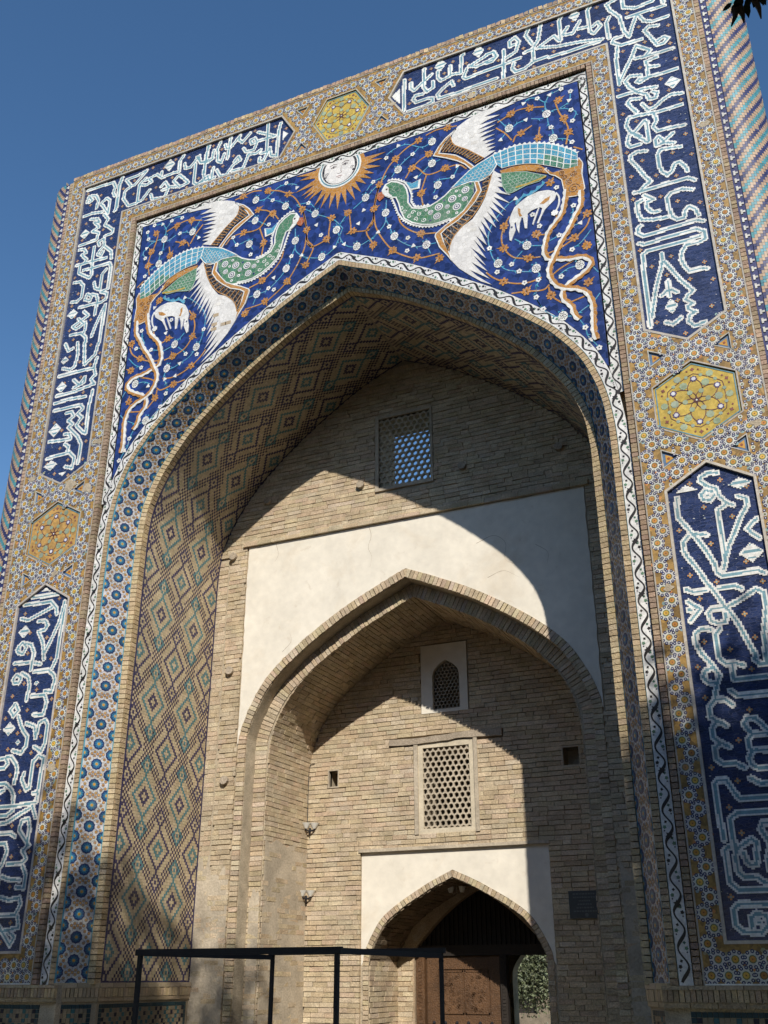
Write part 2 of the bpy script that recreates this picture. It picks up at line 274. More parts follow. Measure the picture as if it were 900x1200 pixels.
# ------------------------------------------------------------------ traced ornament, metres on the facade
LETTERS = {
'right_upper': '4.456,14.746 4.324,14.705 4.365,14.565 4.48,14.376 4.521,14.058 4.582,13.917 4.654,14.13 4.733,14.31|4.742,14.289 4.81,14.125 4.913,14.062 5.134,14.06|4.586,14.31 4.945,14.296 5.121,14.281|4.873,14.599 5.005,14.571 4.966,14.454 4.715,14.436 4.556,14.527 4.563,14.678|5.088,14.6 5.109,14.353|4.339,14.441 4.288,14.331 4.302,14.025|4.986,13.947 4.858,13.988 4.796,13.935 4.871,13.756 4.935,13.584 5.022,13.578 5.096,13.641 5.039,13.698 4.946,13.659|4.478,13.979 4.365,13.981 4.335,13.913 4.457,13.81 4.589,13.8 4.744,13.796|4.402,13.818 4.359,13.549 4.351,13.302 4.358,13.083|4.362,13.112 4.463,13.317 4.576,13.519 4.655,13.707|4.655,13.707 4.83,13.535 4.742,13.447 4.915,13.436 5.129,13.422|4.614,13.471 4.763,13.438|4.905,13.362 4.751,13.35 4.768,13.234 4.903,13.192|4.768,13.234 4.743,13.045 4.64,12.997 4.591,13.032 4.627,13.063 4.733,13.049 4.903,13.039 5.137,13.033|4.657,13.127 4.511,13.173 4.438,13.111 4.486,12.97 4.577,12.842 4.694,12.75 4.723,12.649 4.805,12.631 4.838,12.721 4.78,12.759|4.322,12.871 4.494,12.861 4.666,12.865 4.842,12.824|4.603,12.712 4.479,12.747 4.43,12.693 4.48,12.584 4.532,12.49|4.621,12.601 4.687,12.458 4.784,12.478 4.901,12.563 5.012,12.607 5.152,12.565|5.124,12.373 4.957,12.366 4.771,12.381 4.566,12.418 4.419,12.432 4.372,12.306 4.409,12.177 4.539,12.043|4.751,12.389 4.773,12.237 4.718,12.144 4.767,12.041 4.931,12.035 5.111,12.008|4.466,12.141 4.623,12.293 4.646,12.259 4.638,11.916 4.61,11.914 4.422,12.158|4.39,12.12 4.355,11.985 4.392,11.91 4.519,11.911|4.955,11.931 4.776,11.804 4.721,11.8 4.717,11.898 4.759,11.944 4.805,11.89 4.813,11.814 4.949,11.764|4.582,11.766 4.469,11.796 4.383,11.767 4.365,11.69 4.451,11.515 4.519,11.349 4.584,11.233 4.48,11.177 4.436,11.112|5.023,11.664 4.851,11.703 4.763,11.712 4.717,11.633 4.718,11.443 4.748,11.338 4.807,11.259 4.867,11.308 4.916,11.407 4.979,11.42 5.041,11.304 5.056,11.23|4.359,11.127 4.49,11.116 4.754,11.128 5.048,11.117 5.125,11.056|4.48,11.039 4.589,10.934 4.5,10.919 4.489,10.832 4.546,10.735 4.63,10.718|4.453,10.969 4.372,10.951 4.363,10.807 4.397,10.662 4.547,10.612 4.724,10.587|5.078,10.914 4.957,10.967 4.818,10.958 4.758,10.899 4.759,10.719 4.783,10.579 4.84,10.505 4.926,10.51 4.949,10.612 4.999,10.662 5.073,10.593 5.1,10.486|4.385,10.566 4.348,10.545 4.33,10.463 4.399,10.397 4.57,10.397 4.827,10.412 5.065,10.421 5.142,10.375|4.332,10.296 4.396,10.255 4.688,10.28 5.042,10.285 5.117,10.229|5.133,10.224 5.131,10.098 5.044,10.072 4.895,10.077 4.835,10.001 4.81,9.883 4.848,9.747 4.887,9.674 5.019,9.675 5.097,9.652|5.074,10.158 4.754,10.142 4.416,10.141 4.36,10.105 4.346,9.857 4.342,9.549 4.338,9.247 4.333,9.012|4.366,9.141 4.401,9.29 4.454,9.516 4.511,9.703 4.562,9.833 4.588,9.971 4.589,10.045|4.606,9.914 4.684,9.755 4.761,9.589 4.854,9.44 4.894,9.378 4.822,9.329 4.791,9.278 4.868,9.197 4.801,9.177 4.809,9.116 4.882,9.066 4.806,9.038 4.785,8.947 4.854,8.87 4.969,8.897|4.615,9.611 4.611,9.39|4.516,9.417 4.616,9.489 4.704,9.413|4.521,9.019 4.603,8.967 4.709,9.036',
'right_top': '1.104,14.651 1.085,14.006|1.151,13.963 1.417,13.95 1.571,13.984 1.573,14.055 1.486,14.094 1.298,14.088 1.244,14.17 1.289,14.239 1.412,14.214|1.216,14.54 1.214,14.42 1.269,14.351 1.406,14.454 1.565,14.562|1.446,14.738 1.426,14.356 1.479,14.229 1.591,14.282 1.583,14.404|1.666,14.577 1.662,14.458 1.715,14.36 1.87,14.394 1.877,14.601|1.893,14.414 2.044,14.375 2.07,14.724 2.104,14.754|1.916,14.167 1.887,14.268 1.731,14.176 1.651,14.094 1.671,14.013 1.985,13.992 2.286,14.005 2.604,14.009|2.144,14.419 2.083,14.269 2.124,14.221 2.297,14.232 2.68,14.236 2.98,14.258|2.179,14.463 2.305,14.391 2.609,14.446 2.594,14.557 2.509,14.567 2.31,14.493 2.2,14.454|2.469,14.566 2.577,14.576 2.624,14.465 2.544,14.382 2.459,14.391|2.745,14.528 2.709,13.973|2.776,14.351 2.928,14.415 2.984,14.598 2.928,14.714 2.84,14.665 2.843,14.558 2.918,14.568|2.881,14.186 2.854,14.097 2.9,14.004 3.045,14.011 3.175,14.084 3.196,14.351|3.147,14.794 3.095,14.667 3.183,14.446|3.337,14.795 3.281,14.491 3.21,14.39|3.059,14.326 3.175,14.346|3.257,14.324 3.408,14.402 3.517,14.456 3.587,14.32|3.652,14.798 3.614,14.725 3.607,14.311|3.196,14.089 3.382,14.092|3.298,14.32 3.537,14.226 3.896,14.151 4.206,14.054|3.42,14.061 3.683,14.044 3.925,14.037 4.164,14.03|3.648,14.425 3.731,14.536|3.666,14.402 3.797,14.372 3.918,14.567|3.883,14.42 4.023,14.4|4.11,14.824 4.048,14.732 4.051,14.284 4.104,14.216 4.207,14.33 4.167,14.422 4.091,14.369',
'left_top': '-4.374,14.751 -4.423,14.582 -4.437,14.031|-3.847,14.711 -4.038,14.668 -4.285,14.661 -4.158,14.475 -4.083,14.472 -3.856,14.687|-4.167,14.452 -4.273,14.415 -4.296,14.238 -4.166,14.031 -3.993,14.015|-3.847,14.536 -3.979,14.43 -3.824,14.367 -3.707,14.4 -3.766,14.477|-3.975,14.402 -3.971,14.033 -3.877,14.048 -3.732,14.225|-3.84,14.48 -3.604,14.53|-3.604,14.53 -3.519,14.429 -3.51,14.545|-3.492,14.405 -3.257,14.428|-3.257,14.428 -3.136,14.404 -3.141,14.645 -3.07,14.749|-3.035,14.548 -3.011,14.432 -2.904,14.414 -2.739,14.61|-2.736,14.582 -2.698,14.434 -2.533,14.392 -2.446,14.434|-2.546,14.755 -2.597,14.577 -2.601,14.16|-2.803,14.451 -2.805,14.036 -2.739,13.959 -2.524,14.077 -2.49,13.961 -2.381,13.994|-3.127,14.322 -3.234,14.234 -3.095,14.049 -2.913,14.079 -3.102,14.312|-3.49,14.207 -3.404,14.277 -3.313,14.11 -3.455,14.115|-3.334,14.093 -3.385,13.932 -3.652,13.986 -3.692,14.105|-3.316,14.137 -3.168,14.078|-2.571,14.779 -2.583,14.439 -2.624,14.169|-2.785,14.602 -2.698,14.434 -2.468,14.43 -2.441,14.616|-2.316,14.75 -2.372,14.614 -2.346,14.34 -2.272,14.271 -2.22,14.445|-2.425,14.217 -2.446,13.969 -2.584,13.999 -2.718,13.976|-2.61,14.137 -2.574,14.007|-2.114,14.769 -2.136,14.514 -2.152,14.312|-2.217,14.654 -2.184,14.548 -2.116,14.532|-2.074,14.566 -1.931,14.744 -1.946,14.644 -1.872,14.56 -1.728,14.709|-2.349,14.134 -2.267,13.973 -2.154,13.953 -2.014,14.126 -1.886,14.175 -1.938,14.274 -2.008,14.187|-2.047,13.999 -1.826,13.972 -1.754,14.172 -1.737,14.242 -1.582,14.203 -1.498,14.245|-1.629,14.561 -1.716,14.545 -1.687,14.455 -1.578,14.46 -1.629,14.561|-1.578,14.46 -1.632,14.302 -1.787,14.315 -1.838,14.414|-1.556,14.464 -1.23,14.442 -1.571,14.667|-1.38,14.77 -1.383,14.146 -1.492,14.166|-1.136,14.69 -1.17,14.52 -1.181,13.986 -1.29,14.031 -1.324,14.223 -1.436,13.964 -1.513,13.996 -1.507,14.07',
'left_upper': '-5.153,14.741 -4.867,14.735 -4.569,14.709 -4.513,14.591 -4.544,14.47 -4.503,14.373|-4.387,14.757 -4.437,14.588 -4.411,14.099 -4.459,14.014|-5.13,14.46 -5.1,14.583 -5.001,14.463 -5.074,14.438|-5.046,14.576 -4.938,14.546 -4.864,14.409 -4.885,14.231|-4.763,14.263 -4.795,14.302 -4.683,14.391 -4.593,14.302 -4.597,14.014 -4.747,14.244|-5.15,14.134 -4.972,14.146 -4.735,14.094|-4.975,14.015 -4.815,13.967 -4.761,13.869 -4.882,13.914 -4.756,13.763 -4.898,13.713 -4.746,13.631 -4.772,13.488 -5.136,13.48|-4.686,14.022 -4.574,13.876 -4.632,13.768 -4.43,13.591 -4.443,13.519 -4.601,13.501|-4.684,13.33 -4.724,13.42 -4.605,13.452 -4.579,13.292 -4.684,13.179 -4.701,13.136 -4.619,13.082 -4.584,13.169|-4.562,13.261 -4.402,13.104 -4.378,12.948|-4.796,13.332 -4.795,13.032 -4.769,12.729 -4.808,12.669 -5.063,12.854 -5.064,13.002|-5.131,13.377 -5.027,13.365 -4.96,13.265 -5.058,13.25 -4.932,13.105 -4.971,13.044|-5.147,13.043 -4.844,13.025 -4.496,13.001|-4.968,12.883 -4.743,12.866 -4.4,12.858 -4.36,12.759 -4.361,12.305 -4.5,12.28 -4.37,12.213 -4.376,12.098 -4.465,12.057 -4.928,12.088|-4.687,12.532 -4.64,12.397 -4.534,12.338 -4.536,12.65 -4.454,12.743|-4.829,12.221 -4.799,12.33 -4.688,12.246 -4.722,12.163 -4.829,12.221|-4.696,12.296 -4.59,12.238 -4.548,12.13 -4.572,11.836|-5.13,12.668 -5.002,12.65 -4.908,12.533 -4.916,12.297 -5.002,12.23 -5.118,12.255|-4.81,11.968 -4.707,11.855 -5.01,11.717 -4.924,11.645 -4.745,11.728 -4.725,11.608 -4.755,11.503|-4.911,11.849 -4.767,11.712|-5.029,11.551 -4.808,11.53 -4.693,11.416 -4.675,11.31|-4.369,11.98 -4.378,11.661 -4.38,11.234|-4.386,11.939 -4.511,11.611 -4.572,11.403|-5.11,11.393 -5.02,11.231 -4.929,11.261|-4.848,11.35 -4.804,11.091 -4.839,10.88 -4.927,10.838 -5.082,10.904|-4.698,11.305 -4.636,10.867|-4.624,10.864 -4.437,11.008 -4.401,11.218|-4.389,10.929 -4.421,10.764|-5.141,10.766 -4.819,10.765 -4.417,10.741 -4.371,10.599 -4.453,10.536 -4.367,10.427 -4.753,10.381 -5.131,10.384|-4.816,10.612 -4.678,10.489 -4.582,10.614 -4.588,10.508 -4.789,10.454|-4.382,10.304 -4.416,10.02 -4.404,9.526 -4.478,9.564 -4.618,9.72 -4.523,9.84 -4.63,9.929 -4.528,10.007 -4.587,10.085 -5.128,10.106|-5.142,10.247 -4.848,10.257 -4.518,10.224|-4.862,9.997 -4.758,10.002 -4.695,9.903 -4.801,9.847 -4.693,9.758 -4.778,9.717 -4.559,9.502 -4.464,9.339 -4.477,9.005|-4.828,9.606 -4.732,9.584 -4.694,9.493 -4.786,9.494 -5.13,9.534|-4.795,9.415 -4.717,9.357 -4.724,9.268|-5.121,9.226 -4.675,9.247 -4.564,9.123 -4.58,8.949 -4.724,9',
'left_lower': '-4.97,6.864 -4.489,6.856|-5.108,6.768 -4.864,6.76 -4.601,6.75 -4.485,6.629 -4.47,6.541|-4.555,6.665 -4.831,6.572 -4.997,6.515 -5.126,6.558|-4.792,6.471 -4.661,6.462 -4.606,6.386 -4.66,6.324 -4.765,6.312 -4.65,6.135 -4.586,5.875|-4.592,5.976 -4.504,6.152 -4.397,6.411 -4.349,6.714|-4.327,6.642 -4.351,6.116 -4.354,5.866 -4.415,5.723|-5.074,6.083 -5.103,6.121 -5.026,6.18 -4.946,6.102 -4.995,6.006 -5.087,6.033 -5.119,6.088|-4.967,6.156 -4.864,6.127 -4.788,5.999 -4.799,5.747|-5.125,5.875 -4.851,5.862|-4.762,5.844 -4.64,5.814|-4.728,5.707 -4.475,5.705 -4.357,5.618 -4.333,5.534|-5.105,5.636 -5.05,5.698 -4.956,5.655 -4.985,5.574 -5.073,5.583 -5.105,5.636|-4.955,5.713 -4.824,5.641 -4.78,5.504 -4.801,5.308|-4.333,5.534 -4.362,5.382 -4.489,5.402|-4.713,5.358 -4.482,5.352 -4.423,5.241 -4.458,5.067 -4.626,5.081|-4.997,5.268 -5.069,5.184 -4.989,5.095 -4.916,5.171 -4.974,5.258|-4.902,5.088 -4.81,4.919 -4.682,4.781 -4.683,4.654 -4.752,4.563 -4.906,4.605|-4.734,4.969 -4.579,4.917 -4.533,4.754|-4.527,4.785 -4.503,4.959 -4.405,4.991 -4.352,4.915 -4.354,4.662 -4.399,4.556 -4.534,4.628|-5.101,4.379 -5.015,4.374 -4.961,4.434 -5.018,4.517 -5.101,4.506|-4.998,4.523 -4.912,4.518 -4.797,4.392 -4.771,4.297 -4.8,4.158|-4.643,4.274 -4.672,4.198 -4.567,4.053 -4.51,4.081 -4.522,4.423 -4.432,4.503 -4.334,4.458 -4.35,4.227 -4.358,4.012 -4.437,4.001|-4.355,3.989 -4.362,3.906|-5.147,4.152 -4.959,4.166 -4.84,4.082 -4.775,4.001 -4.768,3.893|-5.124,4.017 -4.964,4.072|-5.138,3.854 -4.76,3.847 -4.358,3.876|-4.418,3.835 -4.339,3.679|-5.087,3.74 -4.85,3.731 -4.745,3.796|-5.065,3.609 -4.813,3.644 -4.62,3.74 -4.449,3.81|-4.377,3.327 -4.589,3.535 -4.561,3.653 -4.45,3.666 -4.409,3.546 -4.419,3.311 -4.479,3.263 -4.397,3.161 -4.457,3.113 -4.705,3.108|-5.07,3.498 -4.72,3.496 -4.644,3.452|-5.026,3.376 -4.792,3.371 -4.742,3.268 -4.796,3.101 -4.872,3.002|-4.834,3.052 -4.817,2.802|-4.441,3.079 -4.368,2.963 -4.367,2.799 -4.503,2.816|-4.772,2.951 -4.653,2.916 -4.448,2.898|-4.732,2.694 -4.592,2.661 -4.417,2.685 -4.383,2.604 -4.453,2.475 -4.744,2.473|-4.406,2.459 -4.366,2.331 -4.538,2.297 -4.872,2.276|-4.679,2.343 -4.573,2.232 -4.468,2.121 -4.416,2.218 -4.513,2.281',
'right_lower': '4.836,6.882 4.752,6.907 4.658,6.869 4.638,6.817 4.705,6.747 4.799,6.7 4.812,6.614 4.853,6.551 4.883,6.503 4.952,6.463|4.775,6.621 4.718,6.563 4.646,6.591 4.629,6.65 4.685,6.695 4.757,6.667|4.701,6.629 4.707,6.626|4.868,6.479 4.788,6.439 4.775,6.346 4.786,6.155 4.788,5.941 4.778,5.825 4.749,5.738|5.015,6.56 5.095,6.517 5.087,6.423 5.002,6.303 4.917,6.131 4.838,5.999 4.799,5.887|4.365,6.66 4.349,6.426 4.411,6.319 4.473,6.212 4.544,6.091 4.603,5.974 4.648,5.847 4.667,5.811 4.678,5.705 4.721,5.665 4.901,5.667 5.092,5.674 5.156,5.624|4.483,6.197 4.628,6.164|4.432,6.186 4.369,6.123 4.362,6.016 4.41,5.901 4.411,5.908 4.491,5.762 4.557,5.608 4.626,5.493 4.691,5.342 4.749,5.245 4.796,5.15 4.855,4.98 4.913,4.812 4.939,4.747 4.913,4.721 4.961,4.654 5.063,4.652|5.166,6.259 5.049,6.16 5.157,6.034|4.333,5.566 4.413,5.521 4.534,5.527|4.667,5.525 4.835,5.536 4.9,5.487|4.686,5.305 4.567,5.311 4.526,5.266 4.55,5.174 4.617,5.139 4.69,5.153 4.701,5.24|4.735,5.317 4.86,5.367 5.039,5.465 5.114,5.415 5.106,5.24 5.051,4.975 5.031,4.747 5.033,4.68|4.34,5.423 4.449,5.323 4.333,5.207|4.33,5.335 4.355,5.324|4.528,5.09 4.423,5.105 4.363,5.051 4.357,4.952 4.403,4.834 4.463,4.746 4.502,4.68 4.417,4.654 4.385,4.586 4.424,4.52 4.516,4.508 4.549,4.588 4.511,4.66|4.623,5.088 4.567,5.022 4.563,4.8 4.561,4.782 4.632,4.699 4.725,4.698 4.801,4.663|4.693,4.672 4.68,4.529 5.068,4.519|4.632,4.415 4.693,4.354 5.045,4.351|4.508,4.491 4.476,4.369 4.472,4.334 4.407,4.27 4.395,4.165 4.459,4.122 4.404,4.046 4.405,3.953 4.466,3.888 4.405,3.854 4.403,3.739 4.465,3.686 4.578,3.686 4.661,3.632|4.495,4.337 4.564,4.334 4.636,4.266|4.475,4.115 4.543,4.066|4.478,3.892 4.546,3.845|4.966,3.936 4.9,4.024 4.833,4.113 4.755,4.123 4.714,4.069 4.74,4.008 4.78,3.963|4.801,3.955 4.99,3.95|4.778,3.946 4.728,3.905 4.729,3.825 4.76,3.804 4.716,3.717 4.731,3.659 4.792,3.613 4.946,3.614|4.781,3.796 4.969,3.787|4.703,3.526 4.785,3.473 4.928,3.475|4.373,2.965 4.358,3.132 4.353,3.492 4.391,3.528 4.469,3.526 4.514,3.432 4.57,3.337 4.91,3.332|4.894,3.201 4.521,3.202 4.449,3.147 4.452,2.981 4.466,2.903 4.473,2.875 4.453,2.79 4.461,2.659 4.51,2.613 4.628,2.604 4.697,2.551|4.881,3.098 4.75,3.099 4.722,3.046 4.766,2.955 4.791,2.893 4.741,2.746 4.752,2.659|4.484,2.874 4.625,2.961 4.665,2.925 4.642,2.732 4.597,2.714 4.556,2.739 4.534,2.827|4.404,2.892 4.362,2.862 4.365,2.579 4.443,2.499 4.807,2.49|4.792,2.365 4.43,2.372 4.365,2.323 4.368,2.196 4.425,2.129 4.595,2.12 4.665,2.179 4.653,2.263 4.581,2.289 4.513,2.25 4.515,2.166|4.583,2.21 4.588,2.208'}
LOZENGES = [(5.052, 12.813, 0.109, 0.112), (4.614, 9.229, 0.081, 0.114), (1.714, 14.691, 0.099, 0.134), (2.342, 14.689, 0.095, 0.133), (3.852, 14.719, 0.088, 0.121), (-3.354, 14.64, 0.113, 0.14), (-5.062, 13.71, 0.114, 0.104), (-5.058, 11.988, 0.117, 0.104), (-5.073, 11.056, 0.081, 0.08), (-5.051, 10.535, 0.112, 0.102), (-5.049, 9.731, 0.127, 0.129), (-5.026, 9.085, 0.132, 0.093), (-5.033, 6.345, 0.112, 0.097), (-5.034, 4.92, 0.113, 0.098), (5.055, 6.711, 0.126, 0.074), (5.057, 5.881, 0.134, 0.115), (-4.658, 5.533, 0.043, 0.04), (-4.839, 4.712, 0.043, 0.039)]
TRIANGLES = [[(0.884, 14.388), (1.022, 14.506), (1.019, 14.181)], [(-1.093, 14.5), (-0.992, 14.392), (-1.082, 14.288)], [(-4.833, 8.905), (-4.697, 8.905), (-4.753, 8.839)], [(-4.827, 6.932), (-4.739, 6.99), (-4.651, 6.924)], [(4.36, 6.724), (4.478, 6.8), (4.607, 6.724)]]
BIRD = {
'neck': '0.712,12.537 0.767,12.636 0.865,12.665 0.972,12.61 1.068,12.522 1.109,12.427 1.131,12.29 1.129,12.162 1.198,12.03 1.343,11.97 1.467,11.963 1.591,12.006 1.716,12.074 1.822,12.162 1.964,12.173 2.166,12.161 2.147,11.967 2.07,11.82 1.985,11.703 1.882,11.629 1.782,11.627 1.62,11.611 1.499,11.616 1.336,11.673 1.194,11.76 1.071,11.879 1.014,12.038 0.983,12.19 0.938,12.33 0.824,12.372 0.734,12.45',
'neckfringe': '0.8,12.69 0.865,12.705 0.973,12.655 1.079,12.57 1.142,12.467 1.192,12.28 1.179,12.156 1.23,12.049 1.343,12 1.467,11.993|0.863,12.363 0.922,12.186 0.967,12.017 1.049,11.861 1.183,11.727 1.336,11.636 1.498,11.585 1.619,11.582 1.781,11.603 1.882,11.617',
'face': '0.708,12.531 0.767,12.63 0.825,12.548 0.825,12.456 0.863,12.402 0.895,12.325 0.777,12.408 0.723,12.473',
'beak': '0.717,12.522 0.651,12.521 0.621,12.427 0.669,12.352 0.73,12.392 0.751,12.436',
'eye': '0.788,12.535',
'horn': '1.1,12.567 1.206,12.496 1.308,12.522 1.289,12.391 1.173,12.409',
'dots': '1.825,11.971|2.031,12.06|1.615,11.897|1.889,11.804|1.583,11.739|1.484,11.844|1.743,11.856|2.014,11.903|1.892,12.09|1.941,11.987|1.756,11.747|1.418,11.91|1.884,11.689',
'navydots': '1.699,11.987|1.48,11.697|2.109,12.144',
'curls': '1.072,11.997|1.154,11.887|1.31,11.881|1.379,11.745|1.02,12.094|1.246,11.804|1.207,11.943',
'lgold': '2.17,12.159 2.198,11.984 2.09,11.824 1.984,11.689 1.861,11.61 1.698,11.521 1.554,11.425 1.543,11.38 1.607,11.167 1.72,10.988 1.775,10.877 1.733,11.078 1.669,11.242 1.634,11.398 1.716,11.466 1.899,11.548 2.043,11.668 2.168,11.796 2.266,11.959 2.229,12.142',
'ldark': '2.299,12.167 2.276,11.955 2.178,11.792 2.053,11.653 1.908,11.533 1.726,11.451 1.653,11.379 1.679,11.238 1.738,11.053 1.777,11.205 1.85,11.324 1.974,11.437 2.096,11.516 2.2,11.637 2.286,11.778 2.354,11.927 2.434,12.19',
'lwing': '2.468,12.261 2.438,12.188 2.354,11.927 2.318,11.816 2.241,11.671 2.115,11.497 1.973,11.425 1.83,11.307 1.765,11.162 1.749,10.979 1.793,10.848 1.885,10.703 2.032,10.543 2.196,10.38 2.341,10.28 2.144,10.485 2.036,10.632 2.318,10.386 2.186,10.562 2.061,10.761 2.297,10.516 2.192,10.685 2.095,10.866 2.274,10.625 2.161,10.844 2.063,11.016 2.281,10.748 2.204,10.923 2.117,11.127 2.277,10.864 2.227,11.008 2.149,11.187 2.302,10.971 2.253,11.14 2.186,11.352 2.318,11.083 2.271,11.299 2.229,11.433 2.38,11.156 2.314,11.368 2.271,11.491 2.451,11.226 2.377,11.454 2.325,11.569 2.494,11.306 2.411,11.539 2.367,11.639 2.566,11.388 2.454,11.62 2.402,11.724 2.61,11.469 2.497,11.678 2.435,11.786 2.675,11.578 2.522,11.767 2.459,11.864 2.694,11.718 2.565,11.841 2.503,11.951 2.683,11.855 2.574,11.975 2.509,12.048 2.655,11.964 2.559,12.055 2.513,12.117 2.697,12.059 2.574,12.15 2.518,12.196',
'uwing': '2.337,12.548 2.211,12.675 2.114,12.792 2.014,12.872 1.894,12.987 1.835,13.091 1.86,13.19 1.949,13.318 2.1,13.394 2.292,13.453 2.501,13.463 2.707,13.445 2.858,13.41 2.621,13.385 2.369,13.338 2.614,13.278 2.427,13.259 2.28,13.21 2.578,13.197 2.401,13.161 2.255,13.125 2.543,13.116 2.376,13.076 2.251,13.046 2.527,13.028 2.372,12.997 2.267,12.958 2.522,12.937 2.387,12.91 2.304,12.877 2.516,12.845 2.403,12.824 2.341,12.809 2.518,12.765 2.419,12.751 2.367,12.732 2.518,12.7 2.436,12.679 2.394,12.656 2.513,12.623 2.431,12.59',
'udark': '1.828,13.176 1.751,13.098 1.667,13.01 1.692,12.919 1.847,12.858 1.989,12.749 2.106,12.611 2.193,12.499 2.327,12.551 2.221,12.663 2.094,12.8 1.934,12.933 1.863,13.004',
'ugold': '1.927,13.278 1.753,13.165 1.643,13.046 1.554,12.901 1.761,12.772 1.923,12.656 2.042,12.544 2.128,12.415 2.176,12.441 2.141,12.493 2.025,12.642 1.906,12.768 1.763,12.851 1.639,12.913 1.684,13.003 1.773,13.13',
'shoulder': '1.811,12.168 1.949,12.282 2.096,12.394 2.242,12.467 2.366,12.511 2.469,12.549 2.517,12.349 2.451,12.247 2.388,12.182 2.306,12.149 2.225,12.141 2.107,12.185 1.985,12.179 1.883,12.174',
'backtop': '2.469,12.549 2.611,12.572 2.772,12.587 2.929,12.565 3.083,12.518 3.235,12.459 3.372,12.378 3.498,12.279 3.603,12.188 3.674,12.099',
'backbot': '2.526,12.333 2.58,12.255 2.678,12.248 2.853,12.22 3.044,12.161 3.228,12.054 3.374,11.963 3.489,11.883 3.573,11.865 3.658,11.87',
'under': '2.574,12.161 2.748,12.121 2.939,12.05 3.067,11.965 3.213,11.874 3.113,11.812 2.921,11.809 2.724,11.757 2.647,11.761 2.579,11.933',
'undergold': '2.557,12.218 2.755,12.214 2.948,12.179 3.136,12.096 3.223,11.994 3.235,11.903 3.089,11.994 2.94,12.074 2.748,12.121 2.574,12.166',
'understripe': '2.768,11.828 2.941,11.826 3.096,11.843 3.212,11.862',
'tailhead': '3.205,12.001 3.31,11.888 3.443,11.888 3.517,11.88 3.667,11.874 3.681,12.01 3.727,11.906 3.699,11.721 3.718,11.45 3.618,11.367 3.472,11.395 3.447,11.523 3.428,11.722 3.343,11.827 3.271,11.877',
'spirals': '3.575,11.501|3.523,11.64|3.467,11.745|3.6,11.762|3.428,11.832|3.118,11.996',
'ribbons': '3.475,11.533 3.437,11.332 3.383,11.14 3.28,11.013 3.177,10.887 3.128,10.744 3.098,10.596 3.125,10.476 3.194,10.432 3.264,10.409 3.421,10.36 3.563,10.348 3.664,10.294 3.708,10.205 3.646,10.116 3.534,10.043 3.404,9.976 3.309,9.898 3.29,9.777 3.318,9.712 3.395,9.606 3.418,9.476 3.478,9.377|3.67,11.44 3.645,11.19 3.557,11.035 3.467,10.859 3.363,10.712 3.277,10.56 3.211,10.426 3.146,10.293 3.152,10.139 3.228,9.986 3.328,9.914 3.481,9.857 3.595,9.771 3.63,9.704 3.666,9.549 3.653,9.328 3.643,9.15 3.667,9.014',
'deer': '2.631,10.942 2.63,11.07 2.656,11.178 2.643,11.277 2.679,11.383 2.733,11.484 2.814,11.54 2.933,11.606 3.088,11.635 3.219,11.613 3.308,11.557 3.33,11.489 3.295,11.406 3.235,11.356 3.154,11.289 3.089,11.171 3.054,11.085 3.027,11.094 3.094,11.24 3.12,11.325 3.085,11.361 3.038,11.235 2.979,11.087 2.962,11.104 3.021,11.265 3.066,11.356 2.97,11.341 2.911,11.303 2.884,11.059 2.856,11.068 2.841,11.256 2.824,11.274 2.789,11.18 2.768,11.023 2.745,11.101 2.735,11.222 2.714,11.2 2.725,11.084 2.681,10.983 2.654,10.918',
'deerpatch': '2.779,11.456 2.815,11.419 2.81,11.35 2.834,11.294 2.796,11.29 2.774,11.374|3.247,11.495 3.17,11.474 3.089,11.407 3.144,11.392 3.222,11.431',
'deertail': '3.328,11.526 3.363,11.43 3.345,11.294 3.285,11.186',
'deereye': '2.673,11.149',
'grassblue': '2.755,11.524 2.858,11.628 2.974,11.635 3.113,11.706 3.184,11.771',
'big': '0.975,12.863|1.525,12.769|1.537,13.196|1.605,12.32|0.766,12.102|0.905,11.613|1.405,11.284|2.735,12.961|3.298,13|3.36,12.511|2.866,10.774|2.447,10.608|2.969,10.354|3.551,10.221|3.269,9.494|0.433,12.516|0.294,11.631',
'bigmid': '-0.052,12.065',
'small': '0.979,13.34|1.216,13.074|1.263,12.597|1.84,12.386|1.567,12.103|0.559,12.777|0.822,11.821|0.644,11.779|1.118,11.508|1.203,11.336|0.779,13.171|1.919,12.563|1.104,11.278|3.184,13.354|3.368,13.345|3.651,12.926|3.344,12.725|2.991,13.018|2.597,12.793|3.635,13.117|3.541,13.382|3.67,13.279|2.975,13.345|3.655,12.719|3.618,12.335|2.337,10.907|2.733,10.384|2.635,10.532|2.985,10.163|2.938,9.893|2.756,11.634|2.977,11.27|2.426,10.469|2.795,10.173|3.547,11.224|3.316,10.795|3.47,10.503|3.342,11.617|3.06,11.041|3.616,10.9|3.293,10.117|3.019,9.678|3.538,9.239|3.599,9.042|3.685,8.891|0.082,11.746|0.402,12.284|0.317,12.057',
'gold': '1.317,13.313|0.933,13.096|1.2,12.802|1.728,12.598|0.664,12.688|1.339,12.264|0.572,12.25|1.323,11.518|0.878,11.365|0.564,11.57|1.254,11.108|1.482,12.973|1.601,10.982|2.774,13.225|2.906,12.796|3.149,12.608|1.792,13.369|3.066,13.212|3.483,13.188|3.538,12.818|3.58,12.541|3.259,11.735|2.508,10.283|2.812,10.027|2.542,10.835|2.878,10.556|2.565,11.211|3.007,10.922|3.667,10.502|3.635,9.917|3.514,10.685|3.719,11.026|3.136,9.86|0.137,12.329|0.221,11.951',
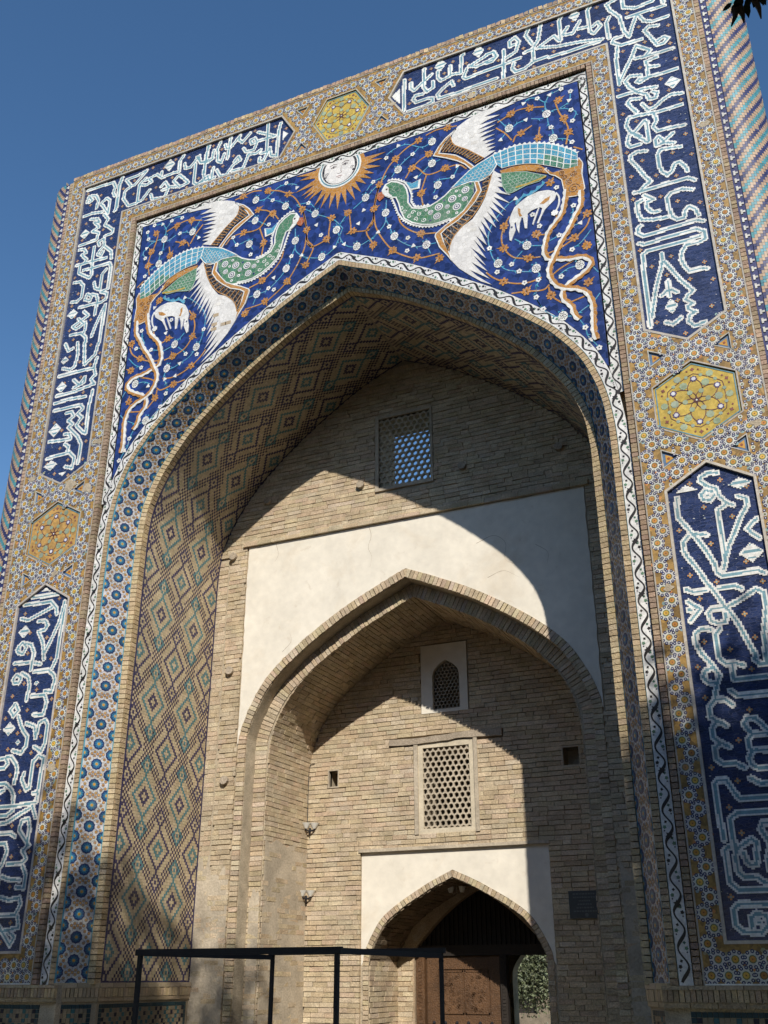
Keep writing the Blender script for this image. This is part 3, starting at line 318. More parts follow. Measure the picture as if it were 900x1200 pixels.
'gvine': '1.317,13.313 1.109,13.231 0.933,13.096 0.801,12.958 0.669,12.686 0.604,12.46 0.572,12.25 0.562,12.035 0.477,11.862|0.572,12.134 0.605,11.893 0.712,11.631 0.878,11.365 1.083,11.189 1.284,11.086 1.604,11.064|1.091,12.645 1.2,12.802 1.296,12.765 1.42,12.598 1.566,12.568 1.734,12.596 1.94,12.581 2.058,12.458|1.482,12.973 1.32,12.903 1.2,12.802|1.43,12.581 1.373,12.406 1.339,12.264 1.365,12.025|0.967,11.992 1.007,11.826 1.13,11.659 1.323,11.518 1.555,11.451|1.438,13.363 1.611,13.402 1.792,13.369 1.94,13.35|2.565,13.148 2.774,13.225 2.899,13.256 3.078,13.222 3.273,13.155|2.539,13.05 2.671,12.89 2.761,12.722|2.778,12.676 2.824,12.776 2.906,12.796 3.071,12.876|3.44,13.152 3.481,12.947 3.559,12.731 3.582,12.566 3.531,12.33|3.628,12.242 3.751,12.145|3.149,12.62 3.183,12.803|2.269,10.514 2.366,10.394 2.508,10.283 2.687,10.195 2.867,10.162 3.032,10.188|2.605,10.057 2.812,10.027 3.034,9.982 3.125,10.039|2.651,11.359 2.565,11.211 2.516,11.028 2.542,10.835 2.644,10.665 2.751,10.597 2.878,10.556 3.04,10.526|3.013,10.918 3.139,10.877 3.256,10.952 3.309,11.142|3.748,10.947 3.68,10.811 3.523,10.682 3.297,10.577 3.112,10.546|3.173,10.176 3.286,10.249 3.471,10.322|3.113,10.006 3.136,9.86 3.265,9.707|3.367,9.677 3.58,9.719|0.662,12.713 0.619,12.491 0.576,12.272 0.556,12.048 0.449,11.858 0.558,11.595|0.16,12.294 0.186,12.078 0.21,11.955 0.449,11.883 0.556,11.972',
'tvine': '0.779,13.226 0.89,13.292 1.11,13.314 1.368,13.155 1.541,13.194|0.865,12.758 0.975,12.903 1.106,13.014 1.216,13.079 1.325,13.172|1.271,12.576 1.422,12.703 1.529,12.767 1.657,12.797|1.535,12.192 1.6,12.321 1.645,12.408 1.83,12.39 1.939,12.556|0.449,12.65 0.559,12.777 0.778,12.818|0.777,12.343 0.766,12.102 0.754,11.916 0.648,11.777 0.5,11.654|0.776,11.959 0.905,11.613 1.085,11.405 1.247,11.302 1.405,11.284 1.55,11.272|1.405,11.273 1.465,11.109|2.577,13.209 2.735,12.961 2.869,13.009 2.991,13.018|2.615,12.818 2.735,12.961|2.975,13.345 3.06,13.406 3.184,13.354 3.289,13.241 3.368,13.345 3.541,13.382|3.285,13.081 3.289,13.241|3.298,13 3.41,13.03 3.564,12.993 3.651,12.926 3.716,12.852 3.655,12.719|3.488,13.024 3.633,13.099 3.669,13.273|3.07,13.008 3.224,12.945 3.296,12.969 3.311,12.804 3.344,12.725 3.372,12.597|3.363,12.497 3.531,12.432 3.618,12.335|2.746,11.638 2.625,11.56 2.419,11.344 2.33,11.137 2.337,10.907 2.383,10.704 2.447,10.608 2.557,10.468 2.733,10.384 2.88,10.333 2.969,10.354|2.7,10.944 2.805,10.84 2.866,10.774 3.091,10.701|2.796,10.706 2.676,10.587 2.614,10.494|2.971,10.338 3.014,10.193 2.95,10.061 2.938,9.893 2.995,9.707|3.146,10.738 3.316,10.795|3.534,11.182 3.526,11.092 3.458,10.953|3.507,10.891 3.634,10.894|3.26,10.149 3.391,10.217 3.551,10.221|3.435,10.51 3.585,10.573 3.745,10.744|3.718,10.137 3.777,10.033|2.949,10.098 2.934,9.899 3.019,9.678 3.145,9.533 3.269,9.494 3.417,9.466 3.616,9.563|3.478,9.377 3.538,9.239 3.555,9.114 3.599,9.042 3.685,8.891|3.67,9.589 3.768,9.705|-0.052,12.065 0.072,12.248 0.138,12.303|-0.052,12.065 0.082,11.746 0.294,11.631 0.536,11.702 0.642,11.778|0.225,12.375 0.433,12.516 0.553,12.622 0.772,12.805',
'rays': '-0.795,13.404|-0.743,13.299|-0.803,13.071|-0.692,12.96|-0.642,12.886|-0.558,12.827|-0.459,12.668|-0.342,12.584|-0.192,12.529|-0.048,12.463|0.101,12.5|0.256,12.535|0.354,12.657|0.442,12.785|0.53,12.858|0.574,12.95|0.684,13.051|0.718,13.194|0.773,13.301'}
# ------------------------------------------------------------------ ground
g = MB(); N = 40
g.face([(-400, -400, 0), (400, -400, 0), (400, 400, 0), (-400, 400, 0)], (.3, .3, .3))
structure(g.build('ground', 'ground'))
PORTAL = empty('madrasa_portal')
tag(PORTAL, 'tall tiled brick madrasa gateway with pointed arch, blue mosaic spandrels and inscription bands', 'portal')
# ------------------------------------------------------------------ arch profiles (half, from base to apex, in X Z)
Z0 = 1.67; ZT = 15.13
def profile(jamb, arch, z0=0.0, n_j=40, n_a=60):
    j = resample([(jamb, z0), (jamb, arch[0][1])], n_j)[:-1]
    a = resample(smooth_line(arch, 8), n_a)
    return np.concatenate([j, a])
CP = profile(3.70, [(3.70, 7.4), (3.69, 7.8), (3.62, 8.3), (3.45, 8.78), (3.2, 9.16), (2.93, 9.46), (2.3, 10.0), (1.64, 10.46), (.88, 10.94), (0, 11.39)], Z0)
EP = profile(3.39, [(3.39, 7.4), (3.385, 7.75), (3.33, 8.2), (3.13, 8.7), (2.83, 9.15), (2.55, 9.48), (2.0, 9.97), (1.45, 10.38), (.75, 10.83), (0, 11.17)], Z0)
def offset(P, d):
    """offset a half profile outward by d, kept to x >= 0 with its apex on the axis"""
    t = np.gradient(P, axis=0); t /= np.linalg.norm(t, axis=1)[:, None]
    n = np.stack([t[:, 1], -t[:, 0]], 1)
    Q = P+n*d
    if d > 0:
        e = Q[-1]+t[-1]*1.0; k = (0-Q[-1, 0])/(e[0]-Q[-1, 0]); Q = np.vstack([Q, Q[-1]+(e-Q[-1])*k])
    else:
        ok = Q[:, 0] > 1e-3; i = np.where(ok)[0][-1]
        if i+1 < len(Q):
            a, b = Q[i], Q[i+1]; k = a[0]/(a[0]-b[0]); Q = np.vstack([Q[:i+1], a+(b-a)*k])
    Q[-1, 0] = 0.0
    return np.concatenate([resample(Q[:40], 40)[:-1], resample(Q[39:], 60)])
def full(P, y):
    L = np.stack([-P[:, 0], np.full(len(P), y), P[:, 1]], 1); Rr = np.stack([P[:, 0], np.full(len(P), y), P[:, 1]], 1)[::-1]
    return np.concatenate([L, Rr[1:]])
class Band:
    """surface between two 3-D lines: s along the first, t across (metres), h out of the surface"""
    def __init__(self, P, Q, flip=1):
        self.P = P; self.Q = Q; d = np.linalg.norm(np.diff(P, axis=0), axis=1); self.d = np.concatenate([[0], np.cumsum(d)]); self.L = self.d[-1]
        self.w = float(np.mean(np.linalg.norm(P-Q, axis=1))); t = np.gradient(P, axis=0); n = np.cross(t, Q-P); n /= np.linalg.norm(n, axis=1)[:, None]; self.n = n*flip
    def __call__(self, s, t, h):
        k = min(max(np.searchsorted(self.d, s)-1, 0), len(self.d)-2); f = (s-self.d[k])/(self.d[k+1]-self.d[k]); f = min(max(f, 0), 1); w = t/self.w
        p = self.P[k]*(1-f)+self.P[k+1]*f; q = self.Q[k]*(1-f)+self.Q[k+1]*f; n = self.n[k]*(1-f)+self.n[k+1]*f
        return tuple(p+(q-p)*w+n*h)
def brick_row(mb, s0, s1, t0, t1, unit, gap, h0, h1, cols, j=.0015):
    n = max(1, round((s1-s0)/unit)); u = (s1-s0)/n
    for k in range(n):
        mb.block(s0+k*u+gap/2, s0+(k+1)*u-gap/2, t0, t1, h0, h1+RND.uniform(-.003, .003), jit(RND.choice(cols), .12), j)
# ------------------------------------------------------------------ facade: border face with sunk panels
YS = 0.045                      # the spandrel and the arch frame lie 4 cm behind the border
UPPER = [(4.27, 8.97), (4.74, 8.71), (5.21, 8.97), (5.21, 14.80), (1.11, 14.80), (.86, 14.36), (1.11, 13.92), (4.27, 13.92)]
LOWER = [(4.27, 2.05), (5.21, 2.05), (5.21, 6.75), (4.74, 7.03), (4.27, 6.75)]
HEXS = [(4.74, 8.38), (5.21, 8.12), (5.21, 7.59), (4.74, 7.33), (4.27, 7.59), (4.27, 8.12)]
HEXT = [(-.26, 14.80), (.26, 14.80), (.50, 14.36), (.26, 13.91), (-.26, 13.91), (-.50, 14.36)]
TRIS = [[(4.27, 8.65), (4.47, 8.54), (4.27, 8.43)], [(5.21, 8.65), (5.21, 8.43), (5.01, 8.54)], [(5.01, 7.17), (5.21, 7.06), (5.21, 7.28)], [(4.27, 7.28), (4.47, 7.17), (4.27, 7.06)],
        [(.71, 14.05), (.61, 13.90), (.82, 13.90)], [(.71, 14.66), (.61, 14.81), (.82, 14.81)]]
panels = [UPPER, mir(UPPER), LOWER, mir(LOWER)]; hexes = [HEXS, mir(HEXS), HEXT]; tris = TRIS+[mir(t) for t in TRIS]
outer = [(-5.5, Z0), (-4.01, Z0), (-4.01, 13.66), (4.01, 13.66), (4.01, Z0), (5.5, Z0), (5.5, ZT-.07), (-5.5, ZT-.07)]
b = MB(plane(0)); b.poly(outer, -.12, 0, OCHRE, holes=panels+hexes+tris)
BORDER = b.build('border_mosaic', 'ochre', PORTAL, label='ochre star mosaic border with rows of white rimmed flowers')
# masonry core behind the tiles
A_ = offset(CP, .22); B_ = offset(CP, .08)
def arch_poly(P, z0): return [(-p[0], p[1]) for p in P]+[(p[0], p[1]) for p in P[::-1][1:]]
core = MB(plane(0.13))
cpoly = [(-5.55, 0)]+[(-3.70, 0)]+arch_poly(CP, 0)+[(3.70, 0), (5.55, 0), (5.55, ZT-.02), (-5.55, ZT-.02)]
core.poly(cpoly, -.32, 0, BUFF)
core.build('gateway_masonry', 'brick', PORTAL)
mb = MB()
def abox(mb, x0, x1, y0, y1, z0, z1, col):
    P = [(x, y, z) for x in (x0, x1) for y in (y0, y1) for z in (z0, z1)]
    for q in ((0, 1, 3, 2), (4, 5, 7, 6), (0, 1, 5, 4), (2, 3, 7, 6), (0, 2, 6, 4), (1, 3, 7, 5)): mb.face([P[k] for k in q], col)
abox(mb, -6.11, -5.66, .46, 3.1, 0, ZT-.1, BUFF); abox(mb, 5.66, 6.11, .46, 3.1, 0, ZT-.1, BUFF); abox(mb, -6.11, 6.11, .46, 3.1, ZT-.2, ZT-.03, BUFF)
mb.build('side_masonry', 'brick', PORTAL)
# top coping of small bricks
cp = MB(plane(0)); brick_row(cp, -5.5, 5.5, ZT-.07, ZT, .075, .012, -.15, .012, [BUFF, PINKB, (.44, .30, .22)], .006)
cp.build('coping_brick_course', 'brick', PORTAL, kind='stuff')
# white trims round panels, hexagons, triangles
trim = MB(plane(0))
def outline(mb, poly, w, h0, h1, col, inset=0.0):
    P = poly+[poly[0], poly[1]]; L, Q = side_lines(P, w/2, off=inset); mb.poly_strip(L[1:], Q[1:], h0, h1, col)
    
def ccw(poly):
    a = sum(p[0]*q[1]-q[0]*p[1] for p, q in zip(poly, poly[1:]+poly[:1])); return list(poly) if a > 0 else list(poly)[::-1]
for P in panels: outline(trim, ccw(P), .03, -.06, .006, jit((.48, .44, .37)), -.012)
for P in hexes: outline(trim, ccw(P), .018, -.06, .004, jit((.44, .40, .33)), -.012)
for P in tris: outline(trim, ccw(P), .011, -.03, .004, jit((.46, .44, .39)), -.004)
for x in (-1, 1):
    for X, w in ((5.49, .018), (4.022, .016)): trim.block(x*X-w/2, x*X+w/2, Z0, 13.66 if X < 5 else ZT-.07, -.02, .006, (.40, .36, .30))
trim.block(-4.03, 4.03, 13.664, 13.68, -.02, .006, (.40, .36, .30)); trim.block(-5.5, 5.5, ZT-.088, ZT-.072, -.02, .006, (.40, .36, .30))
for x in (-1, 1): trim.block(min(x*4.02, x*5.48), max(x*4.02, x*5.48), Z0+.002, Z0+.016, -.02, .006, WHITE)
trim.build('white_edge_trim', 'glaze', PORTAL)
# inscription panels: blue brick ground and letters set in stepped courses
PY = 0.03
CS = .0165; WW = .0348; WT = .0128
def letters(name, poly, strk, loz, tri, label, seed):
    gmb = MB(plane(PY)); gmb.poly(poly, -.05, 0, NAVY, sides=False); panel = gmb.build('inscription_panel', 'bluebrick', PORTAL, label=label)
    ins = inside(poly); P = np.array(poly); x0, z0 = P.min(0); x1, z1 = P.max(0)
    gx = np.arange(x0+CS/2, x1, CS); gz = np.arange(z0+CS/2, z1, CS); X, Z = np.meshgrid(gx, gz, indexing='ij')
    best = np.full(X.shape, 9.0); own = np.full(X.shape, -1)
    for k, st in enumerate(strk):
        for (ax, az), (bx, bz) in zip(st, st[1:]):
            dx, dz = bx-ax, bz-az; t = np.clip(((X-ax)*dx+(Z-az)*dz)/(dx*dx+dz*dz+1e-9), 0, 1)
            d = np.maximum(np.hypot(X-ax-t*dx, Z-az-t*dz), .0)
            m_ = d < best; best[m_] = d[m_]; own[m_] = k
    ok = ins(X, Z); nst = len(strk); col = np.zeros(X.shape, int)
    col[best < WW] = 1; col[best < WT] = 2
    for q, (cx, cz, a, c_) in enumerate(loz):
        e = np.abs(X-cx)/a+np.abs(Z-cz)/c_; mm = e < 1.0; own[mm] = nst+q; best[mm] = 0
        col[mm] = np.where((np.floor((Z[mm]-cz)/.0246).astype(int) % 3 == 0) & (e[mm] < .8), 2, 1)
    for q, t3 in enumerate(tri):
        mm = inside(t3)(X, Z); own[mm] = nst+len(loz)+q; best[mm] = 0; col[mm] = 1
    col[~ok] = 0
    r = random.Random(seed); h = .007
    for k in range(nst+len(loz)+len(tri)):
        sel = np.argwhere((own == k) & (col > 0))
        if len(sel) == 0: continue
        S_ = set(map(tuple, sel)); todo = set(S_); comps = []
        while todo:
            st_ = [todo.pop()]; comp = [st_[0]]
            while st_:
                i, j = st_.pop()
                for di in (-1, 0, 1):
                    for dj in (-1, 0, 1):
                        if (i+di, j+dj) in todo: todo.remove((i+di, j+dj)); st_.append((i+di, j+dj)); comp.append((i+di, j+dj))
            comps.append(comp)
        for comp in comps:
          if len(comp) < 4: continue
          mbk = MB(plane(PY))
          for (i, j) in comp:
            c = jit(WHITE if col[i, j] == 1 else LTURQ, .045, r); x = gx[i]; z = gz[j]; q = CS/2
            mbk.quad(x-q, x+q, z-q, z+q, h, c)
            for di, dj, a in ((1, 0, ((q, -q), (q, q))), (-1, 0, ((-q, -q), (-q, q))), (0, 1, ((-q, q), (q, q))), (0, -1, ((-q, -q), (q, -q)))):
                if (i+di, j+dj) not in S_:
                    (ax, az), (bx, bz) = a; mbk.face([(x+ax, z+az, h), (x+bx, z+bz, h), (x+bx, z+bz, 0), (x+ax, z+az, 0)], c)
          mbk.build('letter' if k < nst else 'lozenge_mark', 'glaze', panel)
    # small orange crosses and pale flecks in the ground
    dm = MB(plane(PY)); DC = .0246; free = np.argwhere(ok & (best > 3.3*DC)); got = []
    r.shuffle(fl := [tuple(f) for f in free])
    for (i, j) in fl:
        if len(got) > 400: break
        x, z = gx[i], gz[j]
        if all(abs(x-a)+abs(z-b_) > .33 for a, b_ in got) and edge_dist(poly, x, z) > .06:
            got.append((x, z)); c = jit((.48, .24, .09), .2, r)
            for dx, dz, cc in ((0, 0, GREYT), (1, 0, c), (-1, 0, c), (0, 1, c), (0, -1, c)):
                dm.block(x+dx*DC*.8-DC*.38, x+dx*DC*.8+DC*.38, z+dz*DC*.8-DC*.38, z+dz*DC*.8+DC*.38, 0, .005, cc)
    for (i, j) in fl[:int(len(fl)*.009)]:
        x, z = gx[i]+r.uniform(-.01, .01), gz[j]; w = r.uniform(.004, .010); dm.block(x-w, x+w, z-.004, z+.004, 0, .003, jit((.55, .55, .55), .3, r))
    dm.build('cross_tile', 'glaze', panel, kind='stuff')
    return panel
LS = {k: strokes(v) for k, v in LETTERS.items()}
def lz(poly): 
    f = inside(poly); return [l for l in LOZENGES if f(np.array([l[0]]), np.array([l[1]]))[0]]
def tz(poly):
    f = inside(poly); return [t for t in TRIANGLES if f(np.array([sum(p[0] for p in t)/3]), np.array([sum(p[1] for p in t)/3]))[0]]
letters('ur', UPPER, LS['right_upper']+LS['right_top'], lz(UPPER), tz(UPPER), 'blue panel of white script turning the upper right corner', 1)
letters('ul', mir(UPPER), LS['left_upper']+LS['left_top'], lz(mir(UPPER)), tz(mir(UPPER)), 'blue panel of white script turning the upper left corner', 2)
letters('lr', LOWER, LS['right_lower'], lz(LOWER), tz(LOWER), 'blue panel of white script low on the right side', 3)
letters('ll', mir(LOWER), LS['left_lower'], lz(mir(LOWER)), tz(mir(LOWER)), 'blue panel of white script low on the left side', 4)
# ------------------------------------------------------------------ flower tiles of the border
def flower(mb, u, v, h, r, k=0):
    n = 9; ro = r.uniform(0, 6); h += r.uniform(0, .0009)
    mb.disc(u, v, .082, h, jit((.57, .56, .51), .12, r), n=n, star=.10, rot=ro)
    mb.disc(u, v, .037, h+.0014, jit(r.choice([OLIVE, (.10, .16, .06), (.16, .14, .04)]), .2, r), n=10)
    mb.disc(u, v, .028, h+.0028, jit(r.choice([OCHRE, (.58, .36, .06), (.50, .22, .04)]), .15, r), n=9); mb.disc(u, v, .007, h+.0042, (.18, .04, .02), n=5)
    for q in range(n):
        a = ro+math.pi*(2*q+1)/n; x, z = u+.069*math.cos(a), v+.069*math.sin(a)
        mb.disc(x, z, .0185, h+.0014+(q % 3)*.0002, jit(NAVY, .2, r), n=7); mb.disc(x, z, .0078, h+.0028, jit((.55, .54, .50), .1, r), n=5)
bins = inside(outer); flo = []; half = []
allholes = panels+hexes+tris; hin = [inside(p) for p in allholes]
for j in range(0, 100):
    z = Z0+.085+j*.1372
    for i in range(-64, 10):
        x = (4.095+(.0775 if j % 2 else 0)+i*.155)
        if not (4.06 < abs(x) < 5.45 or z > 13.7) or abs(x) > 5.45: continue
        if x < 0: x = -(4.095+(.0775 if j % 2 else 0)+round((-x-4.095-(.0775 if j % 2 else 0))/.155)*.155)
        if abs(x) > 5.44 or z > ZT-.13 or (abs(x) < 4.08 and z < 13.74): continue
        if any(f(np.array([x]), np.array([z]))[0] for f in hin): continue
        ed = min(edge_dist(p, x, z) for p in allholes)
        if ed < .052:
            if ed > .030: half.append((x, z))
            continue
        if any(abs(x-a)+abs(z-b_) < .12 for a, b_ in flo[-90:]): continue
        flo.append((x, z))
flo.sort(key=lambda q: -screen_scale((q[0], 0, q[1])))
fr = random.Random(5); protos = []
for k in range(10):
    q = MB(plane(0)); flower(q, 0, 0, .002, fr); protos.append(q.mesh('flower_tile', 'glaze'))
for k, (x, z) in enumerate(flo[:300]):
    o = bpy.data.objects.new('flower_tile', protos[k % 10]); COL.objects.link(o); o.parent = BORDER; o.location = (x, fr.uniform(-.0009, 0), z); o.rotation_euler = (0, fr.uniform(0, 6.28), 0)
rest = MB(plane(0))
for (x, z) in flo[300:]: flower(rest, x, z, .002, fr)
rest.build('flower_tile', 'glaze', BORDER, kind='stuff')
gp = MB(plane(0))           # grey-green hexagon chips between the flowers
for (x, z) in half:           # cut flowers at the edges: a few ringed dots and a pale chip
    gp.disc(x, z, .026, .0012, jit((.57, .56, .51), .1, fr), n=7); gp.disc(x, z, .012, .0026, jit(OLIVE, .2, fr), n=6)
    for a in (1.57, -1.57): gp.disc(x, z+.045*(1 if a > 0 else -1), .0185, .0022, jit(NAVY, .2, fr), n=7); gp.disc(x, z+.045*(1 if a > 0 else -1), .0075, .0034, jit(WHITE, .1, fr), n=5)
for (x, z) in flo:
    for q in range(2):
        a = fr.uniform(0, 6.28); gp.disc(x+.09*math.cos(a), z+.09*math.sin(a), fr.uniform(.016, .026), fr.uniform(.0008, .0018), jit(fr.choice([GREYT, GREYT, (.30, .28, .16), (.52, .22, .06)]), .2, fr), n=6)
gp.build('mosaic_chip', 'glaze', BORDER, kind='stuff')
dr = random.Random(77)
for (x, z, w) in [(-4.55, 8.62, .16), (-4.2, 8.5, .12), (-4.12, 9.3, .09), (-5.34, 10.6, .08), (-5.36, 5.2, .09), (-4.15, 4.3, .08), (4.13, 11.2, .07), (5.36, 11.9, .08), (2.2, 13.80, .08), (-2.6, 14.95, .08), (-1.9, 13.78, .07), (.9, 14.2, .07), (4.15, 5.6, .07), (5.34, 7.4, .08), (-5.33, 8.9, .09), (-4.6, 7.18, .08)]:
    q = MB(plane(0)); pts = [(x+w*dr.uniform(.45, 1.1)*math.cos(a), z+w*dr.uniform(.35, .9)*math.sin(a)) for a in np.linspace(0, 6.283, 13, endpoint=False)]
    q.poly(pts, 0, .0085, BUFF); q.build('mortar_patch', 'mortar', BORDER)
for P in tris:
    c = np.mean(P, 0); q = MB(plane(.02)); q.poly([tuple(c+(np.array(p)-c)*1.02) for p in P], -.03, 0, (.10, .17, .28)); q.poly([tuple(c+(np.array(p)-c)*.5) for p in P], 0, .003, OCHRE); q.disc(c[0], c[1], .018, .005, (.25, .06, .02), n=5)
    q.build('triangle_tile', 'glaze', BORDER)
# hexagon medallions
for P in hexes:
    P = [tuple(p) for p in P]; c = np.mean(P, 0); hp = MB(plane(.018)); hp.poly([tuple(c+(np.array(p)-c)*1.03) for p in P], -.03, 0, OCHRE, sides=False)
    hx = hp.build('hexagon_medallion', 'orangetile' if c[0] < -1 else 'yellow', PORTAL, label='%s hexagon mosaic with looping dark vines and pale blossoms' % ('orange' if c[0] < -1 else 'yellow'))
    fb = MB(plane(.018)); Pc = ccw(P); outline(fb, Pc, .014, -.01, .004, (.12, .26, .32), .022); fb.build('frame_line', 'glaze', hx)
    rot = math.pi/6 if abs(c[0]) > 1 else 0.0; vm = MB(plane(.018)); bl = MB(plane(.018))
    for q in range(6):
        a = rot+q*math.pi/3; ca, sa = math.cos(a), math.sin(a)
        loop = [(c[0]+(.14+.14*math.cos(t))*ca-.085*math.sin(t)*sa*1.0, c[1]+(.14+.14*math.cos(t))*sa+.085*math.sin(t)*ca) for t in np.linspace(0, 2*math.pi, 22)]
        vm.ribbon(loop, .010, 0, .003, (.13, .045, .04))
        arc = [(c[0]+.36*math.cos(a+t)*(1-.10*abs(math.sin(3*t))), c[1]+.36*math.sin(a+t)*(1-.10*abs(math.sin(3*t)))) for t in np.linspace(-.5, .5, 9)]
        vm.ribbon(arc, .009, 0, .0031, (.13, .045, .04))
        x, z = c[0]+.29*ca, c[1]+.29*sa; bl.disc(x, z, .046, .004, (.06, .035, .14), n=7, star=.3, rot=a); bl.disc(x, z, .026, .0055, (.62, .62, .66), n=7)
        a2 = a+math.pi/6
        for k_ in (-1, 1):
            aa = a2+k_*.27; bl.disc(c[0]+.335*math.cos(aa), c[1]+.335*math.sin(aa), .026, .0036, jit((.28, .36, .27), .2), n=6, star=.3, rot=aa); bl.disc(c[0]+.41*math.cos(a+k_*.16), c[1]+.41*math.sin(a+k_*.16), .016, .0034, (.20, .06, .045), n=4, star=.4, rot=aa)
        for rad, s in ((.13, .034), (.25, .05), (.37, .045)): bl.disc(c[0]+rad*math.cos(a2), c[1]+rad*math.sin(a2), s, .0035, jit((.30, .36, .24), .15), n=8, star=.15)
        for rad, s in ((.42, .028),):
            bl.disc(c[0]+rad*math.cos(a), c[1]+rad*math.sin(a), s, .0035, (.22, .07, .05), n=4, star=.4, rot=a)
    bl.ring(c[0], c[1], .02, .032, .006, (.10, .03, .03)); bl.disc(c[0], c[1], .012, .006, WHITE, n=8)
    vm.build('vine_line', 'glaze', hx, kind='stuff'); bl.build('blossom_chip', 'glaze', hx, kind='stuff')
# ------------------------------------------------------------------ corner shafts: quarter round with spiral bands of glazed brick
for sx in (-1, 1):
    r0 = .46; cx = 5.66
    def qm(s, z, h, sx=sx):
        a = s/r0; return (sx*(cx+(r0+h)*math.sin(a)), r0-(r0+h)*math.cos(a), z)
    top = ZT-.06 if sx > 0 else ZT-.10
    bm = MB(qm); 
    for k in range(12): bm.face([(k*.065, 0, 0), ((k+1)*.065, 0, 0), ((k+1)*.065, top, 0), (k*.065, top, 0)], (.4, .3, .2))
    shaft = bm.build('corner_shaft', 'mortar', PORTAL, label='quarter round corner shaft spiralled in turquoise, navy and buff brick')
    cu, cz = .0335, .045; sb = MB(qm); nz = int(top/cz); RR = random.Random(sx+9)
    for i in range(22):
        for j in range(nz):
            ph = (j-i) % 8
            c = (.035, .042, .13) if ph < 2 else ((.43, .30, .20) if ph < 4 else ((.075, .27, .32) if ph < 6 else (.43, .30, .20)))
            if RR.random() < .006: c = (.33, .27, .2)
            sb.block(i*cu+.001, (i+1)*cu-.001, j*cz+.0015, (j+1)*cz-.0015, 0, .006+RR.uniform(-.002, .002), jit(c, .15, RR))
    sb.build('glazed_brick', 'tilebrick', shaft, kind='stuff')
    cap = MB(qm); cap.block(-.005, .74, top, top+.06, -.2, .02, (.40, .33, .25)); cap.build('shaft_cap', 'brick', shaft)
    dn = MB(lambda u, v, h, sx=sx: (sx*u, -h, v)); dn.block(5.568, 5.662, 0, top, -.3, -.006, (.03, .035, .13))
    z = .05
    while z < top-.1:
        dn.block(5.590, 5.615, z, z+.07, -.006, .004, jit((.6, .58, .52), .1)); dn.block(5.615, 5.645, z+.022, z+.048, -.006, .0042, jit((.6, .58, .52), .1)); z += .125
    dn.build('dentil_strip', 'glaze', PORTAL)
    bs = MB(lambda s, t, h, sx=sx: (sx*t, -h, s)); brick_row(bs, .05, top, 5.502, 5.566, .062, .010, -.2, .006, [PINKB, (.44, .31, .22), (.40, .31, .20)]); bs.build('edge_brick_fillet', 'brick', PORTAL, kind='stuff')
# brick fillets on both sides of the white vine frame
fil = MB(plane(0)); FB = [PINKB, (.36, .26, .185), (.34, .26, .17), (.31, .22, .155)]
for sx in (-1, 1):
    mbm = MB(lambda s, t, h, sx=sx: (sx*t, -h, s)); brick_row(mbm, Z0, 13.66, 3.935, 4.003, .062, .010, -.12, .008, FB); mbm.build('frame_brick_fillet', 'brick', PORTAL, kind='stuff')
tm = MB(plane(0)); brick_row(tm, -3.92, 3.92, 13.590, 13.655, .062, .010, -.12, .008, FB); tm.build('frame_brick_fillet', 'brick', PORTAL, kind='stuff')
# ------------------------------------------------------------------ spandrel ground
fx, fz = 3.78, 13.43
def a_at(z): return np.interp(z, A_[:, 1], A_[:, 0])
arch_a = [(p[0], p[1]) for p in A_ if p[1] > 7.9]
i0 = [k for k, p in enumerate(arch_a) if p[0] <= fx][0]
sp = [(-x, z) for x, z in arch_a[i0:]]+[(x, z) for x, z in arch_a[i0:-1]][::-1]
zlow = arch_a[i0][1]
sp = [(-fx-.02, zlow-.06)]+sp+[(fx+.02, zlow-.06), (fx+.02, fz+.02), (-fx-.02, fz+.02)]
sm = MB(plane(YS)); sm.poly(sp, -.03, 0, COBALT, sides=False)
SPAN = sm.build('spandrel_panel', 'cobalt', PORTAL, label='cobalt mosaic field with vines and blossoms above the arch')
